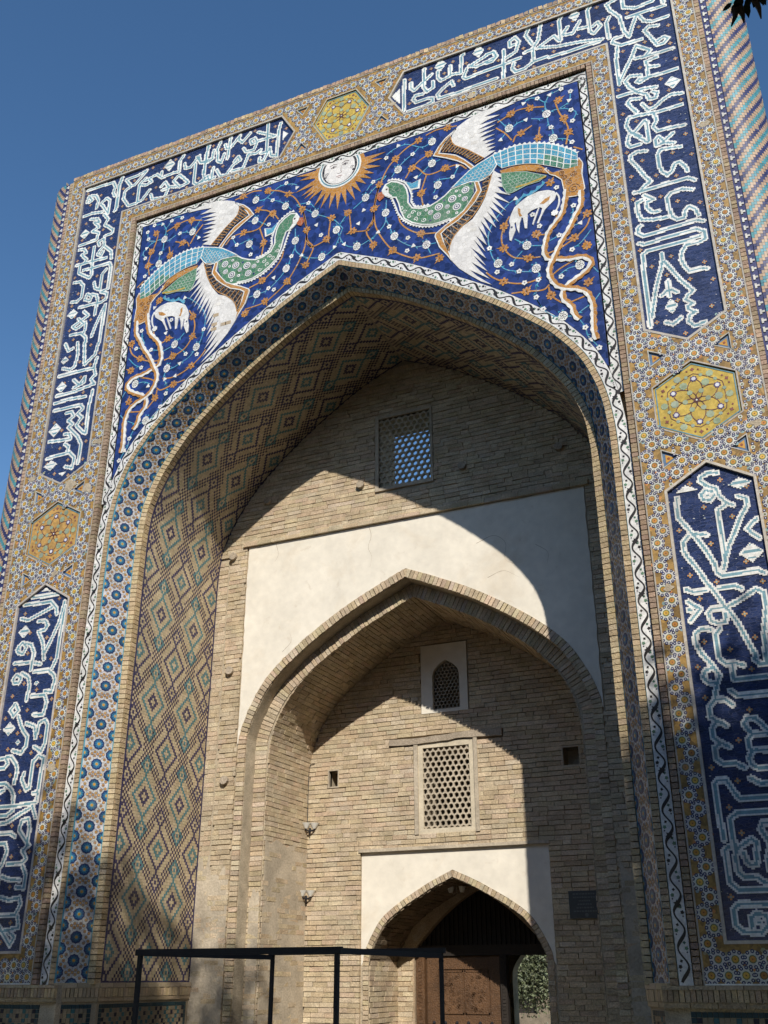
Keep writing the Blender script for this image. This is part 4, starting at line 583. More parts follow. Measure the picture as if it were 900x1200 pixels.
# white vine band: frame pieces and arch piece, each a white strip with a black scroll
def vine_band(f, s0, s1, w, flip=1):
    st = MB(f); n = max(2, int((s1-s0)/.08))
    for k in range(n):
        a, b_ = s0+(s1-s0)*k/n, s0+(s1-s0)*(k+1)/n
        st.quad(a, b_, .004, w-.004, .003, jit((.70, .69, .66), .04)); st.quad(a, b_, 0, .004, .004, BLACK); st.quad(a, b_, w-.004, w, .004, (.10, .25, .26))
    band = st.build('vine_band', 'glaze', PORTAL, label='white tile band with black scrolling vine')
    sc = MB(f); P = .32; mid = w/2; r = random.Random(int(s1*100)+int(w*1000)); am = w*.30
    s = s0+.01; line = []
    while s < s1-.01:
        line.append((s, mid+am*math.sin(2*math.pi*(s-s0)/P))); s += P/14
    sw = [.016+.018*max(0, math.cos(2*math.pi*(p[0]-s0)/P)) for p in line]
    Ls, Rs = side_lines(line, 1.0); Lw = [(l[0]*.5*k+p[0]*(1-.5*k), l[1]*.5*k+p[1]*(1-.5*k)) for l, p, k in zip(Ls, line, sw)]
    Rw = [(l[0]*.5*k+p[0]*(1-.5*k), l[1]*.5*k+p[1]*(1-.5*k)) for l, p, k in zip(Rs, line, sw)]
    sc.poly_strip(Lw, Rw, .003, .006, BLACK)
    k = 0; s = s0+.08
    while s < s1-.05:
        up = 1 if math.sin(2*math.pi*(s-s0)/P) < 0 else -1
        sc.disc(s, mid+up*am*.9, .022, .006, jit((.10, .20, .12), .2, r) if k % 3 else BLACK, n=5, star=.35, rot=r.uniform(0, 6)); sc.disc(s+.035, mid+up*am*1.0, .009, .006, (.03, .03, .06), n=5)
        sc.disc(s-.05, mid+up*am*.55, .018, .0055, BLACK if k % 2 else (.06, .14, .09), n=4, star=.4, rot=r.uniform(0, 6))
        if k % 4 == 0: sc.disc(s0+(k//4)*2*P+.002, mid, .042, .0065, BLACK, n=6, star=.45, rot=r.uniform(0, 6))
        s += .16; k += 1
    sc.build('scroll', 'glaze', band)
bw = .14
vine_band(lambda s, t, h: (3.78+t, YS+.003-h, s), 8.2, 13.57, bw); vine_band(lambda s, t, h: (-3.78-t, YS+.003-h, s), 8.2, 13.57, bw)
vine_band(lambda s, t, h: (s, YS-.001-h, 13.43+t), -3.92, 3.92, .125)
BA = Band(full(A_, YS), full(B_, YS))
if BA(1.0, .05, .01)[1] > BA(1.0, .05, 0)[1]: BA.n *= -1
vine_band(BA, 0, BA.L, bw)
BB = Band(full(B_, YS), full(CP, YS)); 
if BB(1.0, .05, .01)[1] > BB(1.0, .05, 0)[1]: BB.n *= -1
q = MB(BB); brick_row(q, 0, BB.L, .004, .082, .062, .009, -.03, .012, [(.44, .34, .21), (.47, .36, .22), (.42, .31, .19)]); q.build('arch_brick_fillet', 'brick', PORTAL, kind='stuff')
# ------------------------------------------------------------------ star mosaic on the splayed reveal
DP = CP*.29+EP*.71
YD = .40
ST = Band(full(CP, YS), full(DP, YD))
c3 = ST(3.0, .2, .05); 
if c3[0] < ST(3.0, .2, 0)[0]: ST.n *= -1
if ST(3.0, .2, .05)[0] < ST(3.0, .2, 0)[0]: pass
bs = MB(ST); n = 300
for k in range(n):
    a, b_ = ST.L*k/n, ST.L*(k+1)/n; bs.quad(a, b_, 0, ST.w, 0, jit((.52, .51, .50), .1))
    bs.quad(a, b_, 0, .018, .002, TURQ); bs.quad(a, b_, ST.w-.018, ST.w, .002, TURQ)
STAR = bs.build('star_mosaic_reveal', 'glaze', PORTAL, label='white star mosaic reveal with blue ten petalled rosettes')
def rosette(mb, s, t, rr, tmin, tmax):
    tone = RND.uniform(.55, 1.0); jt = lambda c: tuple(q_*tone for q_ in jit(c, .18))
    def P(r_, a): return (s+r_*math.cos(a), min(max(t+r_*math.sin(a), tmin), tmax))
    def dsc(r_, h, col, n=10, star=0, rot=0):
        pts = []; N = n*2 if star else n
        for k in range(N):
            a = rot+2*math.pi*k/N; q = P(r_*((1-star) if (star and k % 2) else 1), a); pts.append((q[0], q[1], h))
        mb.face(pts, col)
    dsc(rr, .003, (.014, .025, .10), 10, .10); dsc(rr*.86, .0042, jt((.02, .10, .25)), 10, .22); dsc(rr*.74, .0054, jt((.05, .22, .34)), 10, .50); dsc(rr*.42, .0066, jt((.15, .37, .42)), 10, .3); dsc(rr*.24, .0078, OCHRE, 8)
gap = .268; nr = int(ST.L/gap); off0 = (ST.L-nr*gap)/2; small = MB(ST); rs = random.Random(3); cnt = 0
for k in range(nr+1):
    s = off0+k*gap
    q = MB(ST); rosette(q, s, ST.w/2, .078, 0, ST.w); q.build('rosette', 'glaze', STAR)
    if k < nr:
        for t in (.02, ST.w-.02):
            q = MB(ST); rosette(q, s+gap/2, t, .078, .018, ST.w-.018); q.build('rosette', 'glaze', STAR)
    for rad, nn, ph in ((.115, 10, .0),):
        for a in range(nn):
            w = 2*math.pi*a/nn+.31; ss, tt = s+rad*math.cos(w), ST.w/2+rad*math.sin(w)*1.05
            if .03 < tt < ST.w-.03 and abs(ss-s) < gap*.5: small.disc(ss, tt, .022, .0016+rs.uniform(0, .0006), (.05, .05, .10), n=6); small.disc(ss, tt, .017, .003+rs.uniform(0, .0006), jit(rs.choice([(.58, .30, .05), (.56, .33, .10), (.50, .30, .12)]), .2, rs), n=6); small.disc(ss, tt, .007, .005, (.06, .06, .12), n=5)
    for dt in (-.15, .15): 
        tt = ST.w/2+dt
        for ds in (-.045, .045): small.disc(s+ds, tt, .021, .0023+rs.uniform(0, .0003), (.05, .05, .10), n=6); small.disc(s+ds, tt, .016, .0037+rs.uniform(0, .0003), jit((.56, .30, .08), .2, rs), n=6)
    for dt in (-.075, 0, .075): small.disc(s+gap/2, ST.w/2+dt, .022, .0027, (.05, .05, .10), n=6); small.disc(s+gap/2, ST.w/2+dt, .017, .0041, jit((.50, .29, .10), .2, rs), n=6)
    for a in range(10):      # fine dark star lines
        w = 2*math.pi*a/10; small.ribbon([(s+.085*math.cos(w), ST.w/2+.085*math.sin(w)), (s+.14*math.cos(w+.12), ST.w/2+.14*math.sin(w+.12))], .004, 0, .0018, (.10, .11, .16))
small.build('hexagon_chip', 'glaze', STAR, kind='stuff')
# bead of moulded brick at the inner edge, then a short brick soffit
YE = .425
D2 = Band(full(DP, YD), full(EP, YE)); 
if D2(3.0, .04, .05)[1] > D2(3.0, .04, 0)[1]: D2.n *= -1
q = MB(D2); brick_row(q, 0, D2.L, .002, D2.w, .068, .010, -.03, .02, [(.52, .42, .27), (.49, .38, .23), (.50, .39, .24)]); q.build('bead_brick', 'brick', PORTAL, kind='stuff')
E2 = Band(full(EP, YE), full(EP, .53))
if E2(3.0, .04, .05)[0] < E2(3.0, .04, 0)[0]: E2.n *= -1
q = MB(E2); brick_row(q, 0, E2.L, 0, E2.w, .068, .010, -.03, .004, [BUFF, (.50, .38, .23), (.46, .34, .2)]); q.build('bead_brick', 'brick', PORTAL, kind='stuff')
# ------------------------------------------------------------------ vault: diamond pattern of glazed and plain brick ends
YV0, YV1 = .53, 2.50
VT = (.09, .205, .225)
def cellcol(i, j):
    best = None
    for (ci, cj, kind) in ((round(i/24)*24, round(j/34)*34, 0), (round((i-12)/24)*24+12, round((j-17)/34)*34+17, 1)):
        mth = abs(i-ci)/12+abs(j-cj)/17
        if best is None or mth < best[0]: best = (mth, i-ci, j-cj, kind)
    mth, di, dj, kind = best; a, b_ = abs(di), abs(dj); d = a+b_
    main, other = ((.055, .045, .10), VT) if kind == 0 else (VT, (.055, .045, .10))
    if d == 7: return main, 1
    if d in (2, 3): return other, 0
    if a+abs(b_-11) == 3 or (a == 0 and b_ == 11): return main, 1
    if mth > .80 and (i+j) % 2 == 0 and d > 8: return (.06, .04, .075), 0
    return None, 0
for sx in (-1, 1):
    L3 = np.stack([sx*EP[:, 0], np.full(len(EP), YV0), EP[:, 1]], 1); Q3 = L3.copy(); Q3[:, 1] = YV1
    V = Band(L3, Q3)
    if (V(2.0, .5, .1)[0]-V(2.0, .5, 0)[0])*sx > 0: V.n *= -1
    base = MB(V); n = 120
    for k in range(n): base.quad(V.L*k/n, V.L*(k+1)/n, 0, V.w, 0, (.36, .29, .2))
    vault = base.build('vault', 'mortar', PORTAL, label='pointed vault lined with diamond patterned navy and turquoise brick')
    ct = MB(V); cu, cv = .0356, .0391; nu, nv = int(V.w/cu), int(V.L/cv); RR = random.Random(20+sx)
    for i in range(nu):
        for j in range(nv):
            c, big = cellcol(i-2, j-9); g_ = -.0045 if big else .0016
            if i in (0, nu-1) or j == 0: c = (.04, .035, .10)
            c = jit(c or RR.choice([(.53, .43, .275), (.50, .40, .255), (.56, .455, .30)]), .12, RR)
            ct.quad(j*cv+g_, (j+1)*cv-g_, i*cu+g_, (i+1)*cu-g_, (.0095 if big else .006)+RR.uniform(-.0015, .0015), c)
    ct.build('glazed_brick', 'tilebrick', vault, kind='stuff')
# ------------------------------------------------------------------ spandrel ornament
BD = {k: strokes(v) for k, v in BIRD.items()}
def fringe(line, amp, step, side=1, base=.004):
    """saw-toothed edge along a line, as a closed polygon"""
    P = resample(line, max(4, int(np.sum(np.linalg.norm(np.diff(np.array(line), axis=0), axis=1))/step)))
    L, Q = side_lines([tuple(p) for p in P], 1.0); out = []; inn = []
    for k, p in enumerate(P):
        d = (np.array(L[k])-p)*side; d /= np.linalg.norm(d)+1e-9
        out.append(tuple(p+d*(amp if k % 2 else base))); inn.append(tuple(p-d*.012))
    return out+inn[::-1]
def mosaic(name, parent, parts, sx, label=None):
    mb = MB(lambda u, v, h, sx=sx: (sx*u, YS-h, v)); parts(mb); return mb.build(name, 'bird', parent, label=label)
def swirl(mb, u, v, r, h, col, w, turns=1.6, rot=0):
    pts = [(u+r*(1-t*.85)*math.cos(rot+t*turns*6.283), v+r*(1-t*.85)*math.sin(rot+t*turns*6.283)) for t in np.linspace(0, 1, 22)]
    mb.ribbon(pts, w, h-.002, h, col)
side_name = {1: 'right', -1: 'left'}
for sx in (1, -1):
    mapf = lambda u, v, h, sx=sx: (sx*u, YS-h, v)
    # vines
    for ln in BD['gvine']:
        q = MB(mapf); q.ribbon(smooth_line(ln), .022, 0, .004, jit(GOLD, .1)); q.build('gold_vine', 'bird', SPAN)
    for ln in BD['tvine']:
        q = MB(mapf); q.ribbon(smooth_line(ln), .015, 0, .0035, jit(SKYT, .1))
        p0 = smooth_line(ln)
        for k in range(4, len(p0)-3, 7):
            d = np.array(p0[k+1])-np.array(p0[k]); d /= np.linalg.norm(d)+1e-9; nn = np.array([-d[1], d[0]])*(1 if k % 2 else -1); p = np.array(p0[k])
            q.poly([tuple(p-d*.012), tuple(p+d*.015), tuple(p+d*.03+nn*.045)], 0, .0036, jit(SKYT, .1))
        q.build('turquoise_vine', 'bird', SPAN)
    rr = random.Random(40)
    for st in BD['big']+(BD['bigmid'] if sx > 0 else []):
        x, z = st[0]; q = MB(mapf); q.disc(x, z, .064, .007, jit(WHITE, .05, rr), n=9, star=.08, rot=rr.uniform(0, 6), ry=.075)
        for a in range(15):
            w, d = a*2.4, .050*math.sqrt(a/15); q.disc(x+d*math.cos(w), z+d*math.sin(w)*1.12, .0085, .0085, (.06, .05, .08), n=5)
        q.disc(x, z+.09, .022, .006, SKYT, n=3, rot=1.57); q.disc(x-.05, z+.078, .02, .006, SKYT, n=3, rot=2.2)
        q.build('white_blossom', 'bird', SPAN)
    for st in BD['small']:
        x, z = st[0]; q = MB(mapf); k = rr.random(); n = 5 if k < .5 else 3
        q.disc(x, z, .044, .007, jit(WHITE, .05, rr), n=n, star=.28 if n == 5 else .45, rot=rr.uniform(0, 6)); 
        if n == 5: q.disc(x, z, .012, .0085, (.10, .08, .10), n=5)
        q.build('small_blossom', 'bird', SPAN)
    for st in BD['gold']:
        x, z = st[0]; q = MB(mapf); ro = rr.uniform(0, 6); g2 = jit(GOLD, .12, rr)
        nn_ = rr.choice([6, 7, 8]); q.disc(x, z, .066, .006, g2, n=nn_, star=.34, rot=ro)
        for a in range(nn_): q.disc(x+.052*math.cos(ro+6.2832*a/nn_), z+.052*math.sin(ro+6.2832*a/nn_), .018, .0066, jit(g2, .08, rr), n=6)
        q.disc(x, z, .04, .0074, jit((.42, .17, .025), .1, rr), n=8); q.disc(x, z, .013, .0084, (.05, .03, .02), n=6)
        q.poly([(x+.05*math.cos(ro), z+.05*math.sin(ro)), (x+.12*math.cos(ro+.25), z+.12*math.sin(ro+.25)), (x+.06*math.cos(ro+.5), z+.06*math.sin(ro+.5))], 0, .0055, g2)
        q.build('gold_blossom', 'bird', SPAN)
    # the bird
    bird = empty('bird_mosaic', (0, 0, 0), PORTAL); bird['label'] = 'white winged green necked bird with long ribbon tail, on the %s of the arch' % side_name[sx]
    neck = BD['neck'][0]
    def f_neck(mb):
        mb.poly(neck, 0, .012, GREEN)
        c = np.mean(neck, 0)
        mb.ribbon(neck[5:15], .022, 0, .0135, WHITE); mb.ribbon(neck[20:]+neck[:1], .02, 0, .0135, WHITE); mb.ribbon(neck[:6], .024, 0, .0135, WHITE)
        for ln, sd in zip(BD['neckfringe'], (1, -1)): mb.poly(fringe(ln, .032, .026, sd), 0, .0132, WHITE)
        for k in range(40):
            x, z = c[0]+RND.uniform(-.6, .6), c[1]+RND.uniform(-.5, .5)
            if inside(neck)(np.array([x]), np.array([z]))[0] and edge_dist(neck, x, z) > .05: mb.disc(x, z, RND.uniform(.03, .05), .0124+k*.00002, jit(RND.choice([(.05, .16, .09), (.08, .22, .13), (.07, .19, .07)]), .2), n=5)
        for k, st in enumerate(BD['dots']):
            x, z = st[0]; r_ = (.066, .062, .066, .066, .06, .042, .038, .046, .024, .024, .028, .026, .024)[k]
            mb.disc(x, z, r_, .0145, WHITE, n=12); 
            if r_ > .03: mb.disc(x, z, r_*.74, .016, (.08, .09, .16), n=12); mb.disc(x, z, r_*.52, .0175, WHITE, n=10); mb.disc(x, z, r_*.26, .019, (.08, .09, .16), n=8)
            else: mb.disc(x, z, r_*.4, .016, (.08, .09, .16), n=6)
        for st in BD['navydots']: mb.disc(st[0][0], st[0][1], .02, .0141, (.02, .03, .14), n=6)
        for k, st in enumerate(BD['curls']): swirl(mb, st[0][0], st[0][1], .04, .0145, WHITE, .011, 1.2, k)
    mosaic('neck', bird, f_neck, sx)
    def f_head(mb):
        mb.poly(BD['face'][0], .012, .016, WHITE); mb.poly(BD['beak'][0], 0, .0145, (.42, .12, .04))
        x, z = BD['eye'][0][0]; mb.disc(x, z, .018, .018, (.12, .05, .03), n=8); mb.disc(x, z, .009, .0195, BLACK, n=6)
        mb.ribbon(BD['face'][0][2:5], .01, .016, .018, (.16, .14, .12))
    mosaic('head', bird, f_head, sx)
    def f_horn(mb):
        h = BD['horn'][0]; c = np.mean(h, 0); mb.poly([tuple(c+(np.array(p)-c)*1.35) for p in h], 0, .011, WHITE); mb.poly(h, .011, .0135, SKYT)
    mosaic('crest', bird, f_horn, sx)
    for nm, dk, gd in (('lwing', 'ldark', 'lgold'), ('uwing', 'udark', 'ugold')):
        def f_w(mb):
            c = BD[nm][0]; mb.poly(c, 0, .010, (.72, .69, .65))
            r = random.Random(8)
            for k in range(26 if nm == 'lwing' else 16):            # worn buff repair pieces and joints in the white
                i = r.randrange(len(c)); p = np.array(c[i])*.35+np.mean(c, 0)*.65+np.array([r.uniform(-.2, .2), r.uniform(-.2, .2)])
                if inside(c)(np.array([p[0]]), np.array([p[1]]))[0] and edge_dist(c, *p) > .05: mb.quad(p[0]-.05, p[0]+.05, p[1]-.03, p[1]+.03, .0112, jit((.70, .66, .60), .06, r))
            if sx < 0 and nm == 'lwing':
                for k in range(5): p = np.array(c[12+k])*.5+np.array(c[4+k])*.5; mb.quad(p[0]-.06, p[0]+.04, p[1]-.03, p[1]+.03, .0118, (.48, .36, .22))
        wing = mosaic('wing', bird, f_w, sx)
        def f_d(mb):
            d = BD[dk][0]; mb.poly(d, 0, .013, (.025, .018, .015))
            n = len(d)//2 if nm == 'lwing' else 5
            A = resample(d[:n] if nm == 'lwing' else d[2:8], 16); Bq = resample((d[n:][::-1]) if nm == 'lwing' else (d[8:]+d[:1])[::-1], 16)
            for a, b_ in zip(A, Bq): mb.ribbon([tuple(a), tuple(b_)], .013, .013, .015, GOLD)
            mb.ribbon([tuple(b_) for b_ in Bq], .014, .012, .0155, GOLD)
        def f_g(mb):
            d = BD[gd][0]; mb.poly(d, 0, .0135, GOLD); mb.ribbon(d+[d[0]], .016, 0, .015, WHITE)
        dw = MB(mapf); f_d(dw); dw.build('dark_quills', 'bird', wing); gw = MB(mapf); f_g(gw); gw.build('gold_edge', 'bird', wing)
    def f_sh(mb):
        s = BD['shoulder'][0]; mb.poly(s, 0, .0125, (.06, .29, .42)); mb.ribbon(s+[s[0]], .016, 0, .0135, WHITE); f = inside(s)
        z0 = min(p[1] for p in s); x0 = min(p[0] for p in s)
        for i in range(16):
            for j in range(12):
                x, z = x0+i*.062+(.031 if j % 2 else 0), z0+j*.05
                if f(np.array([x]), np.array([z]))[0] and edge_dist(s, x, z) > .03:
                    mb.ribbon([(x+.031*math.cos(a), z+.031*math.sin(a)) for a in np.linspace(.4, -2.8, 8)], .008, .0125, .0142, (.60, .62, .58))
    mosaic('shoulder', bird, f_sh, sx)
    def f_bk(mb):
        T = resample(smooth_line(BD['backtop'][0]), 13); Bq = resample(smooth_line(BD['backbot'][0]), 13)
        mb.poly([tuple(p) for p in T]+[tuple(p) for p in Bq[::-1]], 0, .012, WHITE); r = random.Random(6)
        for i in range(12):
            for j in range(4):
                def P(a, b_): return tuple((T[i]*(1-a)+T[i+1]*a)*(1-b_)+(Bq[i]*(1-a)+Bq[i+1]*a)*b_)
                c = (.06, .29, .42) if not (i > 5 and j > 1 and r.random() < .65) else (.06, .20, .13)
                q = [P(.07, (j+.09)/4), P(.93, (j+.09)/4), P(.93, (j+.91)/4), P(.07, (j+.91)/4)]; mb.poly(q, .012, .0138, jit(c, .15, r))
        mb.poly(fringe(smooth_line(BD['backtop'][0]), .04, .035, 1), 0, .0125, WHITE)
    mosaic('back_feathers', bird, f_bk, sx)
    def f_un(mb):
        u_ = BD['under'][0]; mb.poly(u_, 0, .0115, (.07, .20, .10)); mb.ribbon(u_+[u_[0]], .012, 0, .0128, (.35, .45, .36)); f = inside(u_); z0 = min(p[1] for p in u_); x0 = min(p[0] for p in u_)
        for i in range(16):
            for j in range(9):
                x, z = x0+i*.062+(.031 if j % 2 else 0), z0+j*.05
                if f(np.array([x]), np.array([z]))[0] and edge_dist(u_, x, z) > .03: mb.ribbon([(x+.031*math.cos(a), z+.031*math.sin(a)) for a in np.linspace(.4, -2.8, 8)], .007, .0115, .013, (.40, .50, .40))
        mb.poly(BD['undergold'][0], 0, .0132, GOLD); mb.ribbon(BD['understripe'][0], .03, 0, .0142, (.48, .33, .05))
    mosaic('belly', bird, f_un, sx)
    def f_th(mb):
        t = BD['tailhead'][0]; mb.poly(t, 0, .0145, GOLD); mb.poly(fringe(t[5:11], .03, .03, -1), 0, .0142, WHITE); mb.poly(fringe(t[11:]+t[:1], .03, .03, -1), 0, .0142, WHITE)
        for k, st in enumerate(BD['spirals']): swirl(mb, st[0][0], st[0][1], (.085, .055, .045, .05, .045, .055)[k], .0165, (.08, .03, .015), .009, 1.8, k)
    mosaic('tail_root', bird, f_th, sx)
    for k, ln in enumerate(BD['ribbons']):
        def f_r(mb):
            s = smooth_line(ln); h = .016+.003*k; mb.ribbon(s, .028, 0, h, WHITE, off=-.014); mb.ribbon(s, .030, 0, h+.0002, GOLD, off=.015)
            mb.poly(fringe([tuple(p) for p in side_lines(s, .001, off=-.028)[0]], .020, .055, -1), 0, h-.001, WHITE); mb.poly(fringe([tuple(p) for p in side_lines(s, .001, off=.030)[0]], .018, .055, 1), 0, h-.001, GOLD)
        mosaic('tail_ribbon', bird, f_r, sx)
    # the small white hoofed animal below the bird
    deer = empty('deer_mosaic', (0, 0, 0), PORTAL); deer['label'] = 'small white hanging hoofed animal under the %s bird' % side_name[sx]
    def f_de(mb):
        d = BD['deer'][0]; mb.poly(d, 0, .0125, (.72, .70, .66)); x, z = BD['deereye'][0][0]; mb.disc(x, z, .018, .014, (.05, .06, .12), n=6)
    mosaic('body', deer, f_de, sx)
    for pp in BD['deerpatch']: mosaic('coat_patch', deer, lambda mb: mb.poly(pp, .0125, .0142, GOLD), sx)
    mosaic('tail', deer, lambda mb: (mb.ribbon(smooth_line(BD['deertail'][0]), .022, 0, .012, WHITE), mb.disc(*BD['deertail'][0][-1], .055, .013, WHITE, n=7, star=.2)), sx)
    mosaic('grass', deer, lambda mb: (mb.ribbon(smooth_line(BD['grassblue'][0]), .035, 0, .0105, SKYT), mb.poly(fringe(smooth_line(BD['grassblue'][0]), .05, .05, 1), 0, .0104, SKYT)), sx)
# sun with a face over the arch
SUN = empty('sun_mosaic', (0, 0, 0), PORTAL); SUN['label'] = 'gold rayed sun with a pale human face over the arch point'
sc = (-.02, 13.27); zcut = 13.428; r1, r2 = .36, .34
tips = [p[0] for p in BD['rays']]; tips = [(x, z) for x, z in tips]
sm_ = MB(plane(YS))
for k, (x, z) in enumerate(tips):
    a = math.atan2(z-sc[1], x-sc[0]); w = .17
    q = MB(plane(YS)); P = [(x, min(z, zcut-.01)), (sc[0]+.36*math.cos(a+w), min(zcut-.005, sc[1]+.36*math.sin(a+w))), (sc[0]+.36*math.cos(a-w), min(zcut-.005, sc[1]+.36*math.sin(a-w)))]
    q.poly(P, 0, .006+.0003*(k % 3), jit(GOLD, .12)); q.build('ray', 'bird', SUN)
def cut_disc(r_, ry=None): 
    pts = [(sc[0]+r_*math.cos(a), sc[1]+(ry or r_)*math.sin(a)) for a in np.linspace(0, 2*math.pi, 48, endpoint=False)]
    return [(x, min(z, zcut-.003)) for x, z in pts]
def arcpoly(r_): 
    a0 = math.asin(min(1, (zcut-.002-sc[1])/r_)); return [(sc[0]+r_*math.cos(a), sc[1]+r_*math.sin(a)) for a in np.linspace(math.pi-a0, 2*math.pi+a0, 40)]
q = MB(plane(YS)); q.poly(arcpoly(.44), 0, .0075, GOLD); q.poly(arcpoly(.375), 0, .010, WHITE); q.poly(arcpoly(.345), 0, .0115, (.07, .25, .33)); q.poly(arcpoly(.325), 0, .013, WHITE); q.build('halo', 'bird', SUN)
fq = MB(plane(YS)); fq.poly(arcpoly(.305), 0, .0145, (.035, .03, .03)); face = [(sc[0]+.285*math.cos(a)*(.93+.05*abs(math.sin(a))), sc[1]-.01+.29*math.sin(a)) for a in np.linspace(0, 6.283, 40, endpoint=False)]
face = [(x, min(z, zcut-.004)) for x, z in face if z < zcut+.02]; fq.poly(face, 0, .016, (.74, .70, .66))
for s in (-1, 1):
    ex = sc[0]+s*.10; ez = sc[1]+.05
    fq.ribbon([(ex-s*.06, ez+.035), (ex, ez+.062), (ex+s*.07, ez+.042)], .009, .016, .018, (.10, .06, .05)); fq.ribbon([(ex-.05, ez), (ex, ez+.022), (ex+.05, ez)], .008, .016, .018, (.10, .06, .05)); fq.ribbon([(ex-.045, ez-.004), (ex, ez-.018), (ex+.045, ez-.002)], .005, .016, .018, (.15, .10, .08)); fq.disc(ex, ez+.002, .014, .0185, (.05, .04, .05), n=8)
    swirl(fq, sc[0]+s*.22, sc[1]-.06, .035, .018, (.04, .03, .03), .007, 1.3); fq.disc(sc[0]+s*.24, sc[1]-.11, .025, .018, (.04, .03, .03), n=5, star=.4)
fq.ribbon([(sc[0]+.03, sc[1]+.05), (sc[0]+.025, sc[1]-.05), (sc[0]+.04, sc[1]-.09), (sc[0], sc[1]-.105), (sc[0]-.04, sc[1]-.088)], .007, .016, .018, (.14, .09, .08))
fq.ribbon([(sc[0]-.05, sc[1]-.16), (sc[0], sc[1]-.15), (sc[0]+.05, sc[1]-.16)], .01, .016, .018, (.30, .06, .05)); fq.ribbon([(sc[0]-.03, sc[1]-.185), (sc[0]+.03, sc[1]-.185)], .007, .016, .018, (.20, .08, .07))
fq.build('face', 'bird', SUN)
# ------------------------------------------------------------------ dado below the tiled bands
for sx in (-1, 1):
    for (xa, xb, pan) in ((3.62, 5.62, ((3.80, 5.55),)),):
        f = lambda u, v, h, sx=sx: (sx*u, .03-h, v)
        dm = MB(f); dm.block(xa, xb, 0, Z0-.002, -.1, 0, (.36, .29, .2)); dado = dm.build('dado', 'mortar', PORTAL, label='brick dado with dark diamond panels under the tiled band')
        sr = MB(f); brick_row(sr, xa, xb, 1.53, 1.63, .052, .008, 0, .05, [(.42, .32, .2), BUFF, (.38, .28, .18)]); brick_row(sr, xa, xb, 1.635, 1.668, .25, .006, 0, .06, [(.45, .36, .24)]); brick_row(sr, xa, xb, 1.48, 1.525, .25, .006, 0, .04, [(.42, .32, .2)])
        sr.build('soldier_course', 'brick', dado, kind='stuff')
        pc = MB(f); x = 3.86; cz = .05
        for i in range(int(1.7/cz)):
            for j in range(27):
                d = abs(((i+6) % 12)-6)+abs((j % 12)-6); c = (.015, .016, .03) if d % 6 == 0 else ((.04, .12, .13) if d % 6 in (2, 3) and (i+j) % 2 else ((.45, .46, .44) if d == 12 or d == 0 else (.24, .19, .125)))
                if i in (0, 33) or j == 26: c = (.02, .05, .06)
                pc.block(x+i*cz+.002, x+(i+1)*cz-.002, 1.45-(27-j)*cz+.002, 1.45-(26-j)*cz-.002, 0, .012+RND.uniform(-.002, .002), jit(c, .15))
        pc.build('glazed_brick', 'tilebrick', dado, kind='stuff')
        # return of the dado along the splay and the jamb
        rm = MB(); P0 = (sx*3.70, .04); P1 = (sx*3.40, .52); P2 = (sx*3.38, 2.48)
        for (a, b_) in ((P0, P1), (P1, P2)):
            La = math.hypot(b_[0]-a[0], b_[1]-a[1]); nx, ny = -sx*abs(b_[1]-a[1])/La, -abs(b_[0]-a[0])/La
            ff = lambda s, v, h, a=a, b_=b_, La=La, nx=nx, ny=ny: (a[0]+(b_[0]-a[0])*s/La+nx*h, a[1]+(b_[1]-a[1])*s/La+ny*h, v)
            q = MB(ff); q.block(0, La, 0, 1.69, -.05, 0, (.36, .29, .2)); brick_row(q, 0, La, 1.53, 1.63, .052, .008, 0, .03, [(.42, .32, .2), BUFF]); brick_row(q, 0, La, 1.635, 1.69, .25, .006, 0, .035, [(.45, .36, .24)]); brick_row(q, 0, La, 1.48, 1.525, .25, .006, 0, .025, [(.42, .32, .2)])
            nI = int((La-.1)/cz)
            for i in range(nI):
                for j in range(27):
                    d = abs(((i+6) % 12)-6)+abs((j % 12)-6); c = (.015, .016, .03) if d % 6 == 0 else ((.04, .12, .13) if d % 6 in (2, 3) and (i+j) % 2 else ((.45, .46, .44) if d in (0, 12) else (.24, .19, .125)))
                    if i in (0, nI-1) or j == 26: c = (.02, .05, .06)
                    q.block(.05+i*cz+.002, .05+(i+1)*cz-.002, 1.45-(27-j)*cz+.002, 1.45-(26-j)*cz-.002, 0, .01, jit(c, .15))
            q.build('reveal_brickwork', 'tilebrick', dado, kind='stuff')
